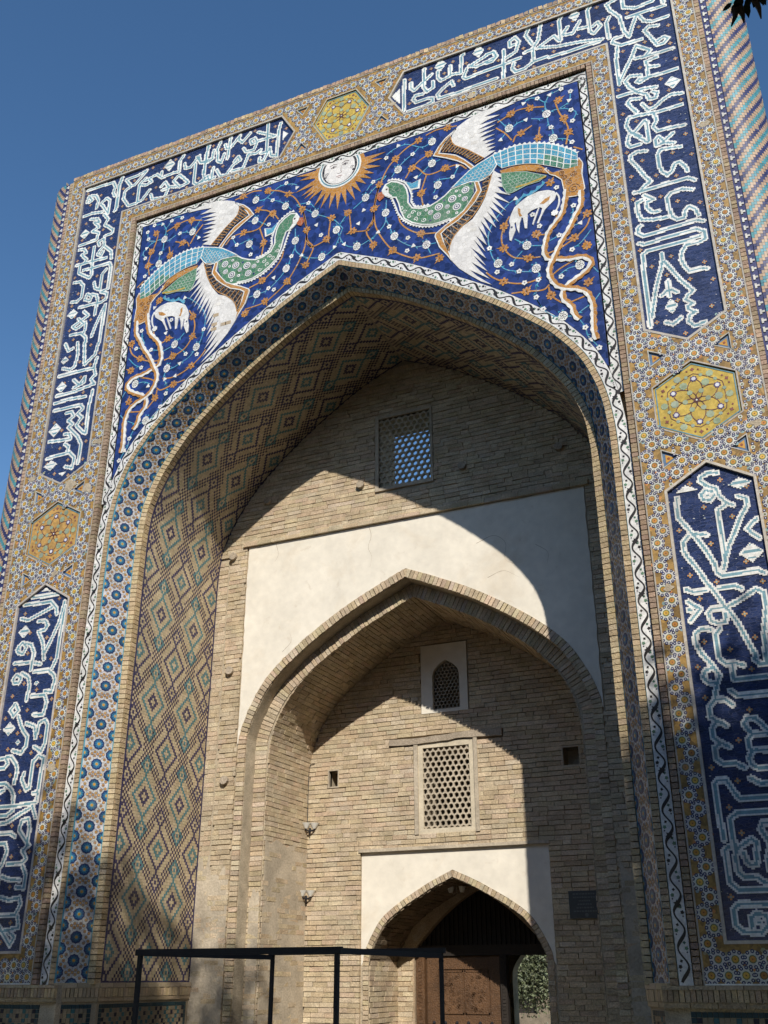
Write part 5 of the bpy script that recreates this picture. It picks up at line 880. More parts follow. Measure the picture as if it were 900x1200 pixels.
# ------------------------------------------------------------------ brick walls
BIGBRICKS = []          # (position, size, colour) of single bricks, the largest in view become parts
HC = .0705
def brick_fill(parent, fmap, test, u0, u1, v0, v1, depth, seed, name='brick', L=.245, hc=HC, pick=True, cols=BRICKS, gap=.0085, wob=.0048):
    r = random.Random(seed); mb = MB(fmap); nrow = int((v1-v0)/hc)
    for j in range(nrow):
        va, vb = v0+j*hc+gap/2, v0+(j+1)*hc-gap/2; vm = (va+vb)/2; ph = r.uniform(0, 6)
        us = np.arange(u0, u1+.001, .02); ok = test(us, np.full(us.shape, vm))
        k = 0
        while k < len(us):
            if not ok[k]: k += 1; continue
            e = k
            while e+1 < len(us) and ok[e+1]: e += 1
            a, b_ = us[k], us[e]; x = a-(r.uniform(0, L))
            while x < b_:
                ln = L*r.choice([1, 1, 1, .52, .95, 1.04]); p, q = max(a, x), min(b_, x+ln-.007)
                if q-p > .03:
                    dv = r.uniform(-wob, wob)*.6+.006*math.sin((p+q)*.9+j*.35); col = jit(r.choice(cols), .085, r); h1 = depth+r.uniform(-wob, wob)*1.3
                    sc_ = screen_scale(fmap((p+q)/2, vm, h1))
                    rec = (sc_*(q-p), fmap, p, q, va+dv, vb+dv, depth, h1, col, parent, mb)
                    if pick and sc_*(q-p) > 17: BIGBRICKS.append(rec)
                    else: mb.block(p, q, va+dv, vb+dv, 0, h1, col, .0022)
                x += ln
            k = e+1
    return mb, name, parent
PENDING = []
# back wall of the iwan
R1o_ = [(2.80, 5.0), (2.78, 5.15), (2.64, 5.52), (2.35, 5.98), (1.83, 6.43), (1.11, 6.89), (.48, 7.20), (0, 7.41)]
R1O = profile(2.80, R1o_, 0.0); R1I = offset(R1O, -.135); SO_ = [(2.45, 4.5), (2.43, 4.9), (2.37, 5.22), (2.19, 5.60), (1.77, 6.07), (.98, 6.63), (.5, 6.87), (0, 7.08)]
SOF = profile(2.45, SO_, 0.0)
def apoly(P): return [(-p[0], p[1]) for p in P]+[(p[0], p[1]) for p in P[::-1][1:]]
GR = (-.45, .45, 8.85, 10.12)         # upper grille opening
wp = MB(plane(2.50)); wp.poly([(-6.0, 0)]+apoly(R1I)+[(6.0, 0), (6.0, ZT-.25), (-6.0, ZT-.25)], -.64, 0, (.4, .3, .2), holes=[[(GR[0], GR[2]), (GR[1], GR[2]), (GR[1], GR[3]), (GR[0], GR[3])]])
BW = wp.build('iwan_back_wall', 'mortar', PORTAL, label='buff brick back wall of the vaulted recess with grille window')
vin = inside([(-p[0], p[1]) for p in EP]+[(p[0], p[1]) for p in EP[::-1][1:]]+[(3.39, 0), (-3.39, 0)]); r1in = inside(apoly(R1O))
def t_back(u, v): return vin(u, np.maximum(v, 1.7)) & ~r1in(u, v) & ~((np.abs(u) < 2.83) & (v > 4.9) & (v < 8.33)) & ~((u > GR[0]-.05) & (u < GR[1]+.05) & (v > GR[2]-.08) & (v < GR[3]+.05)) & ~((np.abs(u) > 3.16) & (v < 8.1))
PENDING.append(brick_fill(BW, plane(2.50), t_back, -3.4, 3.4, 0.0, 11.1, .03, 31))
def t_edge(u, v): return (np.abs(u) > 3.18) & (np.abs(u) < 3.385) & (v < 8.1)
PENDING.append(brick_fill(BW, plane(2.50), t_edge, -3.4, 3.4, 0.0, 8.1, .008, 32, L=.21, cols=BRICKS[4:]))
pl = MB(plane(2.50)); ao = [p for p in apoly(R1O) if p[1] > 4.98]
pr_ = random.Random(3)
pl.poly([(-2.82, 4.98)]+ao+[(2.82+pr_.uniform(-.012, .006), z) for z in np.linspace(4.98, 8.2, 30)]+[(x, 8.232+pr_.uniform(-.006, .004)) for x in np.linspace(2.82, -2.82, 50)]+[(-2.82+pr_.uniform(-.006, .012), z) for z in np.linspace(8.2, 5.05, 30)], 0, .022, WHITE)
pl.build('plaster_panel', 'plaster', PORTAL, label='cream plaster panel framing the inner arch')
lg = MB(plane(2.50)); brick_row(lg, -2.9, 2.9, 8.24, 8.30, .26, .006, 0, .075, BRICKS); brick_row(lg, -2.9, 2.9, 8.305, 8.34, .26, .006, 0, .045, BRICKS); lg.build('brick_ledge', 'brick', BW)
for ln in ([(-.62, 8.22), (-.58, 8.05), (-.63, 7.86), (-.57, 7.70), (-.60, 7.52)], [(1.15, 7.62), (1.42, 7.70), (1.60, 7.55), (1.58, 7.30), (1.75, 7.18)], [(1.30, 7.05), (1.55, 7.12), (1.78, 6.98)], [(2.05, 7.45), (2.22, 7.30), (2.20, 7.12)], [(-2.3, 8.22), (-2.25, 8.02), (-2.31, 7.9)], [(-2.1, 6.35), (-1.95, 6.5), (-1.98, 6.66)]):
    q = MB(plane(2.478)); q.ribbon(smooth_line(ln, 5), .007, 0, .0012, (.42, .34, .25), taper=True); q.build('plaster_crack', 'brick', PORTAL)
# arch rings of radial brick
def ring_bricks(Po, w, y, h, name, unit=.07):
    O = resample(np.array(apoly(Po)), 240); t = np.gradient(O, axis=0); t /= np.linalg.norm(t, axis=1)[:, None]; nn = np.stack([t[:, 1], -t[:, 0]], 1); I = O+nn*w
    O3 = np.stack([O[:, 0], np.full(240, y), O[:, 1]], 1); Bf = Band(O3, np.stack([I[:, 0], np.full(240, y), I[:, 1]], 1))
    if Bf(1., .05, .1)[1] > Bf(1., .05, 0)[1]: Bf.n *= -1
    mb = MB(Bf); k = int(Bf.L/unit); u = Bf.L/k; r = random.Random(int(y*100))
    for i in range(k):
        mb.block(i*u+.005, (i+1)*u-.005, .003, Bf.w-.004, -.02, h+r.uniform(-.006, .006), jit(r.choice(BRICKS), .16, r), .004)
    return mb.build(name, 'brick', PORTAL, kind='stuff')
ring_bricks(R1O, .135, 2.50, .035, 'arch_ring_brick')
rp = MB(plane(2.78)); rp.poly([(-2.7, 0), (-2.45, 0)]+apoly(SOF)+[(2.45, 0), (2.7, 0)]+apoly(offset(R1I, .04))[::-1], -.04, 0, (.4, .3, .2)); rp.build('inner_arch_step', 'mortar', PORTAL)
ring_bricks(R1I, .205, 2.78, .02, 'arch_ring_brick')
# soffit and jambs of the inner arch
YD2 = 4.16
for sx in (-1, 1):
    L3 = np.stack([sx*SOF[:, 0], np.full(len(SOF), 2.77), SOF[:, 1]], 1); Q3 = L3.copy(); Q3[:, 1] = YD2+.02; V = Band(L3, Q3)
    if (V(2.0, .5, .1)[0]-V(2.0, .5, 0)[0])*sx > 0: V.n *= -1
    base = MB(V)
    for k in range(100): base.quad(V.L*k/100, V.L*(k+1)/100, 0, V.w, 0, (.36, .29, .2))
    jo = base.build('inner_arch_jamb', 'mortar', PORTAL)
    PENDING.append(brick_fill(jo, lambda u, v, h, V=V: V(v, u, h), lambda u, v: np.ones(u.shape, bool), 0, V.w-.02, 0, V.L, .016, 50+sx, cols=[(c[0]*.96, c[1]*.96, c[2]*.96) for c in BRICKS]))
# deep wall with the doorway
DO = profile(1.46, [(1.46, 1.95), (1.42, 2.12), (1.2, 2.50), (.92, 2.73), (.5, 2.97), (.3, 3.07), (0, 3.20)], 0); DI = offset(DO, -.095)
AW = [(-.235, 5.61), (.225, 5.61), (.225, 6.16), (.20, 6.25), (.10, 6.35), (-.005, 6.41), (-.11, 6.35), (-.21, 6.25), (-.235, 6.16)]
G2 = (-.43, .34, 3.80, 5.02); SLOT = (-2.07, -1.91, 4.54, 4.79); BOXH = (1.81, 2.05, 4.57, 4.84)
def rect(q): return [(q[0], q[2]), (q[1], q[2]), (q[1], q[3]), (q[0], q[3])]
dw = MB(plane(YD2)); dw.poly([(-3.2, 0)]+apoly(DI)+[(3.2, 0), (3.2, 7.7), (-3.2, 7.7)], -.5, 0, (.4, .3, .2), holes=[AW, rect(G2), rect(SLOT), rect(BOXH)])
DW = dw.build('inner_back_wall', 'mortar', PORTAL, label='brick wall over the doorway with two lattice windows')
sin = inside(apoly(SOF)); PF = (-.43, .36, 5.56, 6.68); GF = (-.52, .43, 3.72, 5.11)
def t_deep(u, v):
    o = sin(u, v) | ((np.abs(u) < 2.45) & (v < 4.6))
    for q in (PF, GF, SLOT, BOXH): o &= ~((u > q[0]-.005) & (u < q[1]+.005) & (v > q[2]-.005) & (v < q[3]+.005))
    return o & ~((np.abs(u) < 1.49) & (v < 3.50)) & ~((u > -.99) & (u < .89) & (v > 5.1) & (v < 5.22))
PENDING.append(brick_fill(DW, plane(YD2), t_deep, -2.46, 2.46, 0, 7.15, .055, 61))
pd = MB(plane(YD2)); pd.poly([(-1.49, 1.9)]+[p for p in apoly(DO) if p[1] > 1.9]+[(1.49, 1.9), (1.49, 3.50), (-1.49, 3.50)], 0, .012, WHITE); pd.build('plaster_panel', 'plaster', PORTAL, label='cream plaster panel framing the doorway arch')
ring_bricks(DO, .095, YD2, .02, 'door_ring_brick', unit=.065)
lt = MB(plane(YD2)); lt.poly([(-1.52, 3.50), (1.52, 3.50), (1.52, 3.545), (-1.52, 3.55)], 0, .075, (.45, .38, .28)); lt.build('door_panel_ledge', 'greyplaster', DW)
# timber lintel over the grille, cracked and uneven
tb = MB(plane(YD2)); N = 16; xs = np.linspace(-.99, .89, N); up = [5.205+.02*math.sin(3*x)+RND.uniform(-.006, .006) for x in xs]; lo = [5.105+.018*math.sin(3*x+.4)+RND.uniform(-.008, .008) for x in xs]
tb.poly([(x, z) for x, z in zip(xs, lo)]+[(x, z) for x, z in zip(xs, up)][::-1], 0, .085, (.3, .25, .19)); tb.build('timber_lintel', 'oldwood', PORTAL, label='weathered crooked timber lintel above the square lattice')
# window surrounds and lattices
def lattice(parent, name, poly, pitch, r_hole, y, thick, col, n=6, sq=1.0, material='plaster'):
    """pierced plate: hexagonal cells, each a ring with a hole"""
    f = inside(poly); P = np.array(poly); x0, z0 = P.min(0); x1, z1 = P.max(0); mb = MB(plane(y)); dz = pitch*.866*sq; nj = int((z1-z0)/dz)+2
    for j in range(nj):
        for i in range(int((x1-x0)/pitch)+2):
            cx, cz = x0+i*pitch+(pitch/2 if j % 2 else 0), z0+j*dz
            if not f(np.array([cx]), np.array([cz]))[0]: continue
            O = [(cx+pitch/math.sqrt(3)*math.cos(math.pi/6+k*math.pi/3), cz+pitch/math.sqrt(3)*sq*math.sin(math.pi/6+k*math.pi/3)) for k in range(6)]
            I = [(cx+r_hole*math.cos(math.pi/6+k*math.pi/3), cz+r_hole*sq*math.sin(math.pi/6+k*math.pi/3)) for k in range(6)]
            c = jit(col, .1)
            for k in range(6):
                a, b_, c_, d = O[k], O[(k+1) % 6], I[(k+1) % 6], I[k]
                mb.face([(*a, thick), (*b_, thick), (*c_, thick), (*d, thick)], c); mb.face([(*d, thick), (*c_, thick), (*c_, 0), (*d, 0)], c)
                mb.face([(*a, 0), (*b_, 0), (*c_, 0), (*d, 0)], c)
    return mb.build(name, material, parent)
sf = MB(plane(YD2)); sf.poly(rect(PF), -.1, .065, WHITE, holes=[AW]); WN = sf.build('window_surround', 'plaster', PORTAL, label='small arched lattice window in a white plaster surround')
lattice(WN, 'lattice', AW, .064, .0305, YD2+.02, .02, (.55, .50, .42), material='greyplaster')
sg = MB(plane(YD2)); sg.poly(rect(GF), -.05, .05, WHITE, holes=[rect(G2)]); WN = sg.build('window_frame', 'cream', PORTAL, label='square lattice window of round holes below the timber lintel')
sg = MB(plane(YD2)); sg.block(GF[0]-.05, GF[0]+.01, GF[2], GF[3]+.01, 0, .075, (.6, .5, .4), .004); sg.build('side_post', 'greyplaster', WN); sg = MB(plane(YD2)); sg.block(GF[1]-.01, GF[1]+.05, GF[2], GF[3]+.01, 0, .075, (.6, .5, .4), .004); sg.build('side_post', 'greyplaster', WN)
lattice(WN, 'lattice', rect((G2[0]-.02, G2[1]+.02, G2[2]-.01, G2[3]+.02)), .0935, .0385, YD2+.012, .045, (.55, .48, .36), sq=1.0, material='greyplaster')
sg = MB(plane(2.50)); o2 = (GR[0]-.06, GR[1]+.04, GR[2]-.05, GR[3]+.05); sg.poly(rect(o2), -.05, .035, WHITE, holes=[rect(GR)]); WN = sg.build('window_frame', 'greyplaster', PORTAL, label='high pierced grille through which the sky shows')
lattice(WN, 'lattice', rect((GR[0]-.02, GR[1]+.02, GR[2]-.02, GR[3]+.02)), .107, .043, 2.545, .04, (.40, .33, .24), sq=1.0, material='mortar')
for q in (SLOT, BOXH):
    rv = MB(plane(YD2)); rv.poly(rect((q[0]-.02, q[1]+.02, q[2]-.02, q[3]+.02)), -.05, .058, (.5, .45, .35), holes=[rect(q)]); a = rv.build('niche', 'greyplaster', DW)
    bk = MB(plane(YD2+.22)); bk.poly(rect((q[0]-.02, q[1]+.02, q[2]-.02, q[3]+.02)), -.02, 0, (.3, .25, .2)); bk.build('niche_back', 'greyplaster', DW)
# round timber ends set in the back wall
for (x, z) in ((-3.09, 8.11), (-3.02, 6.15), (-2.99, 4.45), (-2.48, 9.02), (-.76, 8.97), (.98, 8.94), (2.51, 8.94)):
    q = MB(); q.tube([(x, 2.5, z), (x+.003, 2.44, z-.002), (x+.004, 2.41, z)], .065, (.2, .15, .1), n=12); q.build('beam_end', 'oldwood', BW)
# grey plaster skins on the lower piers
for (x0, x1, z1, yy, hh, sd) in ((-3.16, -2.83, 3.15, 2.50, .033, 1), (-3.385, -3.17, 3.3, 2.50, .012, 2), (-2.64, -2.47, 2.9, 2.78, .022, 3), (2.83, 3.16, 3.0, 2.50, .033, 4)):
    r = random.Random(sd); top = [(x, z1+r.uniform(-.12, .1)) for x in np.linspace(x1, x0, 7)]
    q = MB(plane(yy)); q.poly([(x0, 0), (x1, 0)]+top, 0, hh, (.4, .35, .3)); q.build('plaster_skin', 'greyplaster', PORTAL)
q = MB(lambda u, v, h: (-2.45+h, u, v)); r = random.Random(9); q.poly([(2.80, 0), (4.12, 0)]+[(y, 3.6+r.uniform(-.05, .05)) for y in np.linspace(4.12, 2.80, 9)], 0, .018, (.4, .36, .3)); q.build('plaster_skin', 'greyplaster', PORTAL)
# ------------------------------------------------------------------ entrance passage
YP = 5.22
n = 120; O = resample(np.array(apoly(DI)), n); Bf = Band(np.stack([O[:, 0], np.full(n, YD2+.2), O[:, 1]], 1), np.stack([O[:, 0], np.full(n, YP+.02), O[:, 1]], 1))
if Bf(1., .3, .1)[0] < Bf(1., .3, 0)[0]: Bf.n *= -1
q = MB(Bf); 
for k in range(n-1): q.quad(Bf.d[k], Bf.d[k+1], -.19, Bf.w, .004, (.20, .155, .11))  # passage shade put into the face colour
PASS = q.build('passage_vault', 'shadebrick', PORTAL)
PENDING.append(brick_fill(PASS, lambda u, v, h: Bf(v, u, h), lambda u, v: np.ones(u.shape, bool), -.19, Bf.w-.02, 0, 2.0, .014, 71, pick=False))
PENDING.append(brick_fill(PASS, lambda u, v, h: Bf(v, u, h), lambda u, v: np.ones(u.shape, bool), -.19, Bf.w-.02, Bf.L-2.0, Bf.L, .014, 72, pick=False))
PENDING.append(brick_fill(PASS, lambda u, v, h: Bf(v, u, h), lambda u, v: np.ones(u.shape, bool), -.19, Bf.w-.02, 2.0, Bf.L-2.0, .014, 73, pick=False, cols=[(.22, .17, .12), (.19, .15, .10), (.25, .19, .13)]))  # crown bricks coloured darker to imitate the passage's shade
PI_ = profile(1.08, [(1.08, 2.0), (1.05, 2.15), (.9, 2.33), (.57, 2.64), (.26, 2.86), (0, 3.0)], 0)
fw = MB(plane(YP)); fw.poly([(-2.2, 0)]+apoly(PI_)+[(2.2, 0), (2.2, 3.6), (-2.2, 3.6)], -.3, 0, (.4, .3, .2)); fw.build('door_wall', 'brick', PASS)
PENDING.append(brick_fill(PASS, plane(YP), lambda u, v: (np.abs(u) > 1.08) & (np.abs(u) < 1.4), -1.4, 1.4, 0, 2.0, .012, 77, pick=False))
DOOR = empty('door', (0, 0, 0), PORTAL); DOOR['label'] = 'carved wooden door, left leaf closed and right leaf open'
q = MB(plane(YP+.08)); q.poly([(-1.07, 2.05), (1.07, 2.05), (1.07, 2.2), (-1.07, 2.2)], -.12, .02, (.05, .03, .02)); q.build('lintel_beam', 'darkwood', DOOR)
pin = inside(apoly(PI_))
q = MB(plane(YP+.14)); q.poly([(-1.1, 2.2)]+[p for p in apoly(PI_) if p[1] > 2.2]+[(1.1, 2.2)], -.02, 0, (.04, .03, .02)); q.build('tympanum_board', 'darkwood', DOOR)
for k in range(27):
    x = -1.0+k*.077; zt = float(np.interp(abs(x), PI_[::-1, 0], PI_[::-1, 1]))
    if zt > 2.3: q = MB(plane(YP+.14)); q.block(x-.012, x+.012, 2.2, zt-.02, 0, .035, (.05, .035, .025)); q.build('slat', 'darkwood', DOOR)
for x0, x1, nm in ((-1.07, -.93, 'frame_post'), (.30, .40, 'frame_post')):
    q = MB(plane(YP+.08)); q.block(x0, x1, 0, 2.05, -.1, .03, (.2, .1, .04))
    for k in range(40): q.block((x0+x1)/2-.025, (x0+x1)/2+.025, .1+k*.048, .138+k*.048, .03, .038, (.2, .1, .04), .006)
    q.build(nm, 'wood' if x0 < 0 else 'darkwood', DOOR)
lf = MB(plane(YP+.12)); lf.block(-.92, .29, .05, 2.04, -.05, 0, (.2, .1, .04)); leaf = lf.build('door_leaf', 'wood', DOOR)
for (xa, xb) in ((-.90, -.72), (.12, .28)): q = MB(plane(YP+.12)); q.block(xa, xb, .06, 2.03, 0, .022, (.2, .1, .04)); q.build('stile', 'wood', leaf)
for (za, zb) in ((1.02, 1.22), (1.86, 2.02), (.1, .3)): q = MB(plane(YP+.12)); q.block(-.72, .12, za, zb, 0, .02, (.2, .1, .04)); q.build('rail', 'wood', leaf)
for (xa, xb) in ((-.70, -.31), (-.29, .10)):
    for (za, zb) in ((1.24, 1.84), (.32, 1.0)):
        q = MB(plane(YP+.12)); r = random.Random(int(xa*100)+int(za*10)); q.block(xa, xb, za, zb, 0, .008, (.2, .1, .04))
        for k in range(26): swirl(q, r.uniform(xa+.05, xb-.05), r.uniform(za+.05, zb-.05), r.uniform(.02, .045), .016, (.2, .1, .04), .01, 1.4, r.uniform(0, 6))
        for e in ((xa, xa+.02, za, zb), (xb-.02, xb, za, zb), (xa, xb, za, za+.02), (xa, xb, zb-.02, zb)): q.block(*e, .008, .018, (.2, .1, .04))
        q.build('carved_panel', 'wood', leaf)
for k in range(6):
    q = MB(); x = -.80+k*.185; q.tube([(x, YP+.12, 1.12), (x, YP+.085, 1.12), (x, YP+.07, 1.12)], .032, (.05, .05, .06), n=10, r2=.012); q.build('stud', 'stud', leaf)
# open right leaf, folded back into the passage
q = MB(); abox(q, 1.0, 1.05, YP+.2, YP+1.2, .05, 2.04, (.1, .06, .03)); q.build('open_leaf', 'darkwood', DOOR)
# dark hall behind the door and its far arch to the court
hall = MB()
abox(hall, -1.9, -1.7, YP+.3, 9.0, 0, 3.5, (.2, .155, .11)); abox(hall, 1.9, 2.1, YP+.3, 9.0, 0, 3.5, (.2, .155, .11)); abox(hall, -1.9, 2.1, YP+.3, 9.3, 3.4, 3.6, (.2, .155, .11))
hall.build('entrance_hall', 'shadebrick', PORTAL)  # hall faces coloured dark to imitate its shade
fa = MB(plane(9.0)); pr = profile(1.1, [(1.1, 1.7), (1.07, 1.9), (.88, 2.16), (.5, 2.5), (0, 2.85)], 0); fa.poly([(-1.9, 0)]+[(x+.42, z) for x, z in apoly(pr)]+[(2.1, 0), (2.1, 3.5), (-1.9, 3.5)], -.3, 0, BUFF); fa.build('court_arch', 'shadebrick', PORTAL)
bk = MB(); abox(bk, -6.0, -3.0, 3.16, 9.0, 0, 7.0, BUFF); abox(bk, 3.0, 6.0, 3.16, 9.0, 0, 7.0, BUFF); abox(bk, -3.0, 3.0, 3.15, 4.16, 7.5, 7.75, BUFF); abox(bk, -3.2, 3.2, 4.7, 9.2, 6.9, 7.7, BUFF)
abox(bk, -3.2, 3.2, 6.4, 6.6, 3.6, 7.0, BUFF); bk.build('rear_masonry', 'brick', PORTAL)
# ------------------------------------------------------------------ single bricks
BIGBRICKS.sort(key=lambda r: -r[0])
for k, (s_, fm, p, q_, va, vb, dep, h1, col, par, mb) in enumerate(BIGBRICKS):
    if k < 300:
        o = MB(fm); o.block(p, q_, va, vb, 0, h1, col, .0022); o.build('brick', 'brick', par)
    else: mb.block(p, q_, va, vb, 0, h1, col, .0022)
for mb, nm, par in PENDING: mb.build(nm, 'brick', par, kind='stuff')
# ------------------------------------------------------------------ fittings
def sconce(loc, label, two=True):
    t = empty('wall_lamp', loc); tag(t, label, 'lamp', 'shell lamps in the brick corner')
    for s in (-1, 1):
        q = MB(); pts = []
        # scallop shade: half cone of glass opening upward
        for k in range(9):
            a = math.pi*k/8; pts.append((s*.06+.075*math.cos(a)*1.0, -.03-.07*math.sin(a), .055)); 
        low = [(s*.055+.02*math.cos(math.pi*k/8), -.03-.02*math.sin(math.pi*k/8), -.03) for k in range(9)]
        for k in range(8): q.face([pts[k], pts[k+1], low[k+1], low[k]], (.8, .78, .72))
        q.face(low, (.8, .78, .72)); q.build('shade', 'white', t)
    q = MB(); q.tube([(0, 0, -.03), (0, -.03, -.06), (0, -.01, -.12)], .02, (.05, .05, .05), n=8, r2=.008); q.block = None; q.build('bracket', 'iron', t)
    q = MB(); q.tube([(-.07, -.03, -.04), (0, -.03, -.075), (.07, -.03, -.04)], .012, (.05, .05, .05), n=6); q.build('arm', 'iron', t)
    return t
l1 = sconce((-2.37, 4.06, 3.93), 'white shell wall lamp, the upper one in the brick corner')
l2 = sconce((-2.40, 4.05, 2.92), 'white shell wall lamp, the lower one near the railing')
for l in (l1, l2): l.rotation_euler = (0, 0, .6); l.scale = (1.15, 1.05, 1.0)
w = MB(); w.tube([(-2.425, 4.075, 3.98), (-2.43, 4.08, 4.4), (-2.425, 4.075, 4.85), (-2.40, 4.085, 4.92), (-2.33, 4.09, 4.93)], .006, (.03, .03, .03), n=5)
wc = w.build('lamp_cable', 'iron'); tag(wc, 'thin black cable climbing the corner above the shell lamp', 'cable')
t = empty('pendant_lamp', (-.12, 4.62, 2.95)); tag(t, 'small pendant lamp with two pale shades under the door arch', 'lamp')
q = MB(); q.tube([(0, 0, .12), (0, 0, -.02)], .008, (.2, .15, .1), n=6); q.tube([(-.09, 0, -.03), (-.05, 0, -.06), (0, 0, -.03), (.05, 0, -.06), (.09, 0, -.03)], .008, (.3, .2, .1), n=6); q.build('stem', 'oldwood', t)
for s in (-1, 1):
    q = MB(); q.tube([(s*.09, 0, -.035), (s*.092, 0, .0), (s*.095, 0, .05)], .03, (.8, .8, .7), n=10, r2=.055); q.build('shade', 'white', t)
pq = MB(plane(YD2-.055)); pq.poly([(1.745, 2.48), (2.185, 2.48), (2.185, 2.84), (1.745, 2.84)], 0, .025, (.05, .05, .05)); plq = pq.build('plaque', 'plaque'); tag(plq, 'dark rectangular plaque on the shaded brick right of the door', 'plaque')
q = MB(plane(YD2-.08)); r = random.Random(2)
for k, (w0, w1) in enumerate(((.06, .38), (.06, .38), (.14, .30), (.12, .32), (.10, .34), (.06, .38))):
    x = 1.745+w0
    while x < 1.745+w1: ww = r.uniform(.012, .035); q.block(x, min(x+ww, 1.745+w1), 2.79-k*.045, 2.808-k*.045, 0, .002, (.13, .14, .14)); x += ww+.010
q.disc(1.985, 2.525, .026, .002, (.13, .14, .14), n=12); q.build('lettering', 'plaquetext', plq)
# black steel stall frame in front of the arch
YF, YB = -4.2, -2.3; fr_ = empty('stall_frame', (1.9, YF, 0))
tag(fr_, 'black square tube stall frame standing before the gateway', 'frame')
fx0, fx1 = .70, 2.28; X0 = fx0-1.9; X1 = fx1-1.9; DY = YB-YF; tz_ = 1.93; w = .0145
def bar(name, x0, x1, y0, y1, z0, z1):
    q = MB(); abox(q, x0, x1, y0, y1, z0, z1, (.012, .012, .016)); q.build(name, 'iron', fr_)
for x in (X0, X1):
    for y in (0, DY): bar('post', x-w, x+w, y-w, y+w, 0, tz_-.042+(.034 if y else 0))
    bar('side_rail', x-w, x+w, w+.006, DY-w-.006, tz_-.044, tz_-.006)
for y in (0, DY): bar('top_rail', X0-w-.02, X1+w+.02, y-w-.004, y+w+.004, tz_-.042+(.034 if y else 0), tz_+(.034 if y else 0))
# ------------------------------------------------------------------ trees
def leaf(mb, p, size, r, col, droop=.5):
    d = Vector((r.gauss(0, 1), r.gauss(0, 1), r.gauss(-droop, .7))).normalized(); s = d.orthogonal().normalized(); s.rotate(Matrix.Rotation(r.uniform(0, 6.28), 3, d)); n = d.cross(s)*.12
    a = Vector(p); L = size; wd = size*.27
    mb.face([tuple(a), tuple(a+d*L*.35+s*wd+n*L), tuple(a+d*L), tuple(a+d*L*.35-s*wd+n*L)], col)
def crown(mb, blobs, n, size, r, cols):
    """leaves in clumps spread through ellipsoids (centre, radii)"""
    for (c, R_), k in zip(blobs, n):
        nc = k//45
        for q in range(nc):
            while True:
                v = Vector((r.uniform(-1, 1), r.uniform(-1, 1), r.uniform(-1, 1)))
                if .35 < v.length < 1: break
            cc = Vector(c)+Vector((v.x*R_[0], v.y*R_[1], v.z*R_[2])); cs = r.uniform(.25, .5); col = jit(r.choice(cols), .2, r)
            for e in range(45):
                leaf(mb, cc+Vector((r.gauss(0, cs), r.gauss(0, cs), r.gauss(0, cs*.7))), size*r.uniform(.7, 1.2), r, jit(col, .15, r))
LEAFS = [(.055, .10, .03), (.07, .12, .035), (.045, .085, .028)]
def tree(name, label, base, blobs, counts, size, seed, fork=.45, rad=.35, cols=LEAFS, extra=None):
    t = empty(name, base); tag(t, label, 'tree'); r = random.Random(seed); B0 = Vector(base)
    tk = MB(); cen = sum((Vector(b_[0]) for b_ in blobs), Vector())/len(blobs)-B0; fk = Vector((cen.x*.15, cen.y*.15, cen.z*fork))
    tk.tube([(0, 0, -.1), tuple(fk*.35+Vector((.08, .05, 0))), tuple(fk*.7), tuple(fk)], rad, BLACK, n=10, r2=rad*.6)
    for (c, R_) in blobs:
        tgt = Vector(c)-B0
        for k in range(7):
            e = tgt+Vector((r.uniform(-.7, .7)*R_[0], r.uniform(-.7, .7)*R_[1], r.uniform(-.5, .7)*R_[2])); mid = fk.lerp(e, .5)+Vector((r.uniform(-.3, .3), r.uniform(-.3, .3), .35)); tk.tube([tuple(fk*.97), tuple(fk.lerp(mid, .5)+Vector((0, 0, .1))), tuple(mid), tuple(e)], rad*.4, BLACK, n=6, r2=.02)
    if extra:
        for ln in extra['twigs']: tk.tube([tuple(Vector(p)-B0) for p in ln], extra.get('r', .02), BLACK, n=5, r2=.003)
    tk.build('trunk', 'bark', t, smooth=True)
    cw = MB(); crown(cw, [(tuple(Vector(c)-B0), R_) for c, R_ in blobs], counts, size, r, cols)
    if extra:
        for p, d, L in extra['leaves']:
            a = Vector(p)-B0; d = Vector(d).normalized(); s = d.cross(Vector((F.x, F.y, F.z))).normalized(); cw.face([tuple(a), tuple(a+d*L*.3+s*L*.2), tuple(a+d*L*.65+s*L*.17), tuple(a+d*L), tuple(a+d*L*.65-s*L*.17), tuple(a+d*L*.3-s*L*.2)], (.018, .03, .010))
    cw.build('crown', 'leaf', t)
    return t
def ray(px, py, dist):
    d = F+R2*((px-450)/FPX)+U2*((600-py)/FPX); return Vector(CAM_POS)+d*dist
tw = []; lv = []; rt = random.Random(4); D0 = 4.7
root = ray(905, -190, D0+.2)
for (ax, ay, bx, by) in ((880, -40, 868, -4), (905, -50, 884, -2), (893, -40, 896, 0), (868, -40, 862, 10), (862, 10, 857, 31), (866, 8, 872, 27), (884, -2, 892, 22)):
    tw.append([tuple(ray(ax, ay, D0)), tuple(ray((ax+bx)/2+1.5, (ay+by)/2, D0)), tuple(ray(bx, by, D0))])
tw.append([tuple(root), tuple(ray(895, -110, D0+.1)), tuple(ray(884, -45, D0))])
tw.append([(9.0, -11.5, 9.5), (7.5, -9.6, 8.4), tuple(root)])
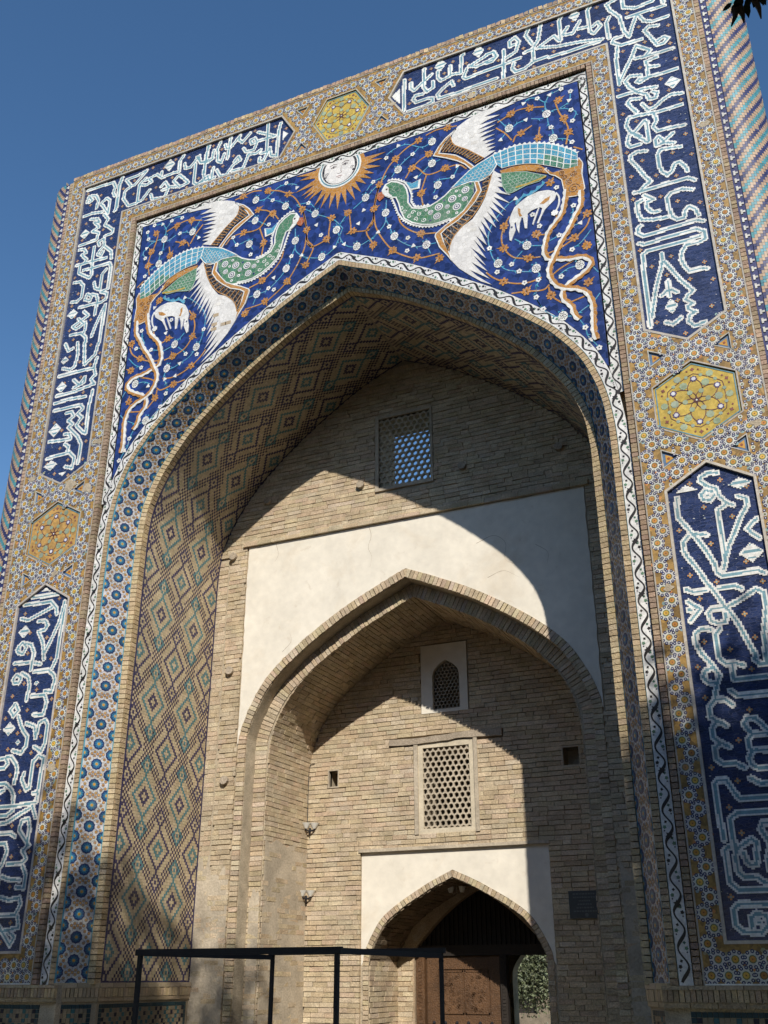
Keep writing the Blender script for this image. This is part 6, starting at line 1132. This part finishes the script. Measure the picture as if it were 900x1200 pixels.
for (x, y, dx, dy, L) in ((858, 3, -9, 8, 12), (863, -3, -1, 12, 14), (861, 4, -3, 9, 10), (869, -4, -2, 12, 16), (867, 0, -5, 8, 12), (874, 0, 2, 12, 18), (877, -3, 0, 12, 16), (883, -4, 2, 12, 15), (886, -3, -3, 12, 16), (889, -5, 6, 10, 13), (880, -5, -6, 10, 14), (893, -6, 4, 10, 12), (898, -6, -3, 9, 12), (870, -12, -4, 9, 16), (888, -16, 3, 9, 18)):
    a = ray(x, y, D0+rt.uniform(-.05, .05)); b_ = ray(x+dx, y+dy, D0); lv.append((tuple(a), tuple(b_-a), L*D0/FPX*1.15))
for k in range(260):
    p = ray(rt.uniform(855, 960), rt.uniform(-160, -20), D0+rt.uniform(-.2, .5)); lv.append((tuple(p), (rt.gauss(0, .6), rt.gauss(0, .6), -1), .06*rt.uniform(.7, 1.2)))
tree('shade_tree', 'broad leafy tree whose drooping twig hangs in at the top right', (10.2, -13.5, 0), [((12.5, -11.2, 10.3), (4.0, 3.2, 3.3)), ((6.0, -14.0, 11.7), (5.0, 2.8, 3.0)), ((9.2, -12.6, 10.4), (3.4, 3.0, 3.0)), ((10.6, -7.6, 5.6), (2.7, 2.6, 2.7))], (30000, 22000, 9000, 20000), .22, 12, extra={'twigs': tw, 'leaves': lv})  # last, low crown added out of view to darken the lower right facade
tree('court_tree', 'sunlit leafy tree in the courtyard seen through the doorway', (-6.2, 25.0, 0), [((-4.9, 24.0, 3.3), (2.4, 1.4, 1.8)), ((-7.0, 25.2, 4.6), (2.4, 1.8, 2.2)), ((-4.8, 23.4, 2.1), (1.5, .7, 1.1))], (14000, 4000, 15000), .115, 15, rad=.18, cols=[(.15, .17, .09), (.18, .20, .11), (.12, .14, .075)])
# courtyard wall far behind, with arched cells
cw = empty('court_building', (0, 34, 0)); tag(cw, 'low brick range with dark window openings across the courtyard', 'building')
q = MB(plane(0)); hl = [[(x-1.0, .4), (x+1.0, .4), (x+1.0, 2.4), (x, 3.4), (x-1.0, 2.4)] for x in np.arange(-15, 15, 3.2)]
q.poly([(-18, 0), (18, 0), (18, 6.2), (-18, 6.2)], -.6, 0, (.22, .18, .13), holes=hl); q.build('wall', 'shadebrick', cw)  # dimness of the view behind the tree put into the wall colour
for h in hl:
    x = (h[0][0]+h[1][0])/2; k = MB(plane(.4)); k.poly(h, -.05, 0, BLACK, sides=False)
    for u in (-.5, 0, .5): k.block(x+u-.04, x+u+.04, .4, 2.6, 0, .06, (.25, .2, .15))
    k.build('window', 'darkwood', cw)

# unseen trees added around the viewpoint only to block low sky light
t0 = tree('sky_block_tree', 'unseen leafy tree added around the viewpoint to block low sky', (-20, -24, 0), [((-20, -24, 6.2), (3.8, 3.6, 3.6)), ((-18.2, -22.6, 4.6), (2.6, 2.6, 2.4))], (4500, 2200), .5, 33, rad=.3)
t0['group'] = 'trees added out of view to block low sky'
for k, (x, y) in enumerate([(-14, -23), (-8, -25), (-2, -23), (4, -25.5), (10, -24), (16, -23), (22, -25), (27, -19), (29, -12), (27, -5), (-24, -17), (-26, -9), (-24, -2)]):
    c = t0.copy(); COL.objects.link(c); c.location = (x, y, 0); c.rotation_euler = (0, 0, k*1.3)
    for ch in t0.children:
        d = ch.copy(); COL.objects.link(d); d.parent = c

for o in [o for o in S.objects if o.name.startswith('sky_block_tree')]: o.scale = (1.3, 1.3, 1.35)
for x in (X0, X1):
    for y in (0, DY):
        zz = tz_-.05+(.034 if y else 0)
        q = MB(); q.tube([(x-w-.006, y, zz-.05), (x+w+.006, y, zz-.05)], .007, (.03, .03, .03), n=8); q.build('bolt', 'stud', fr_)
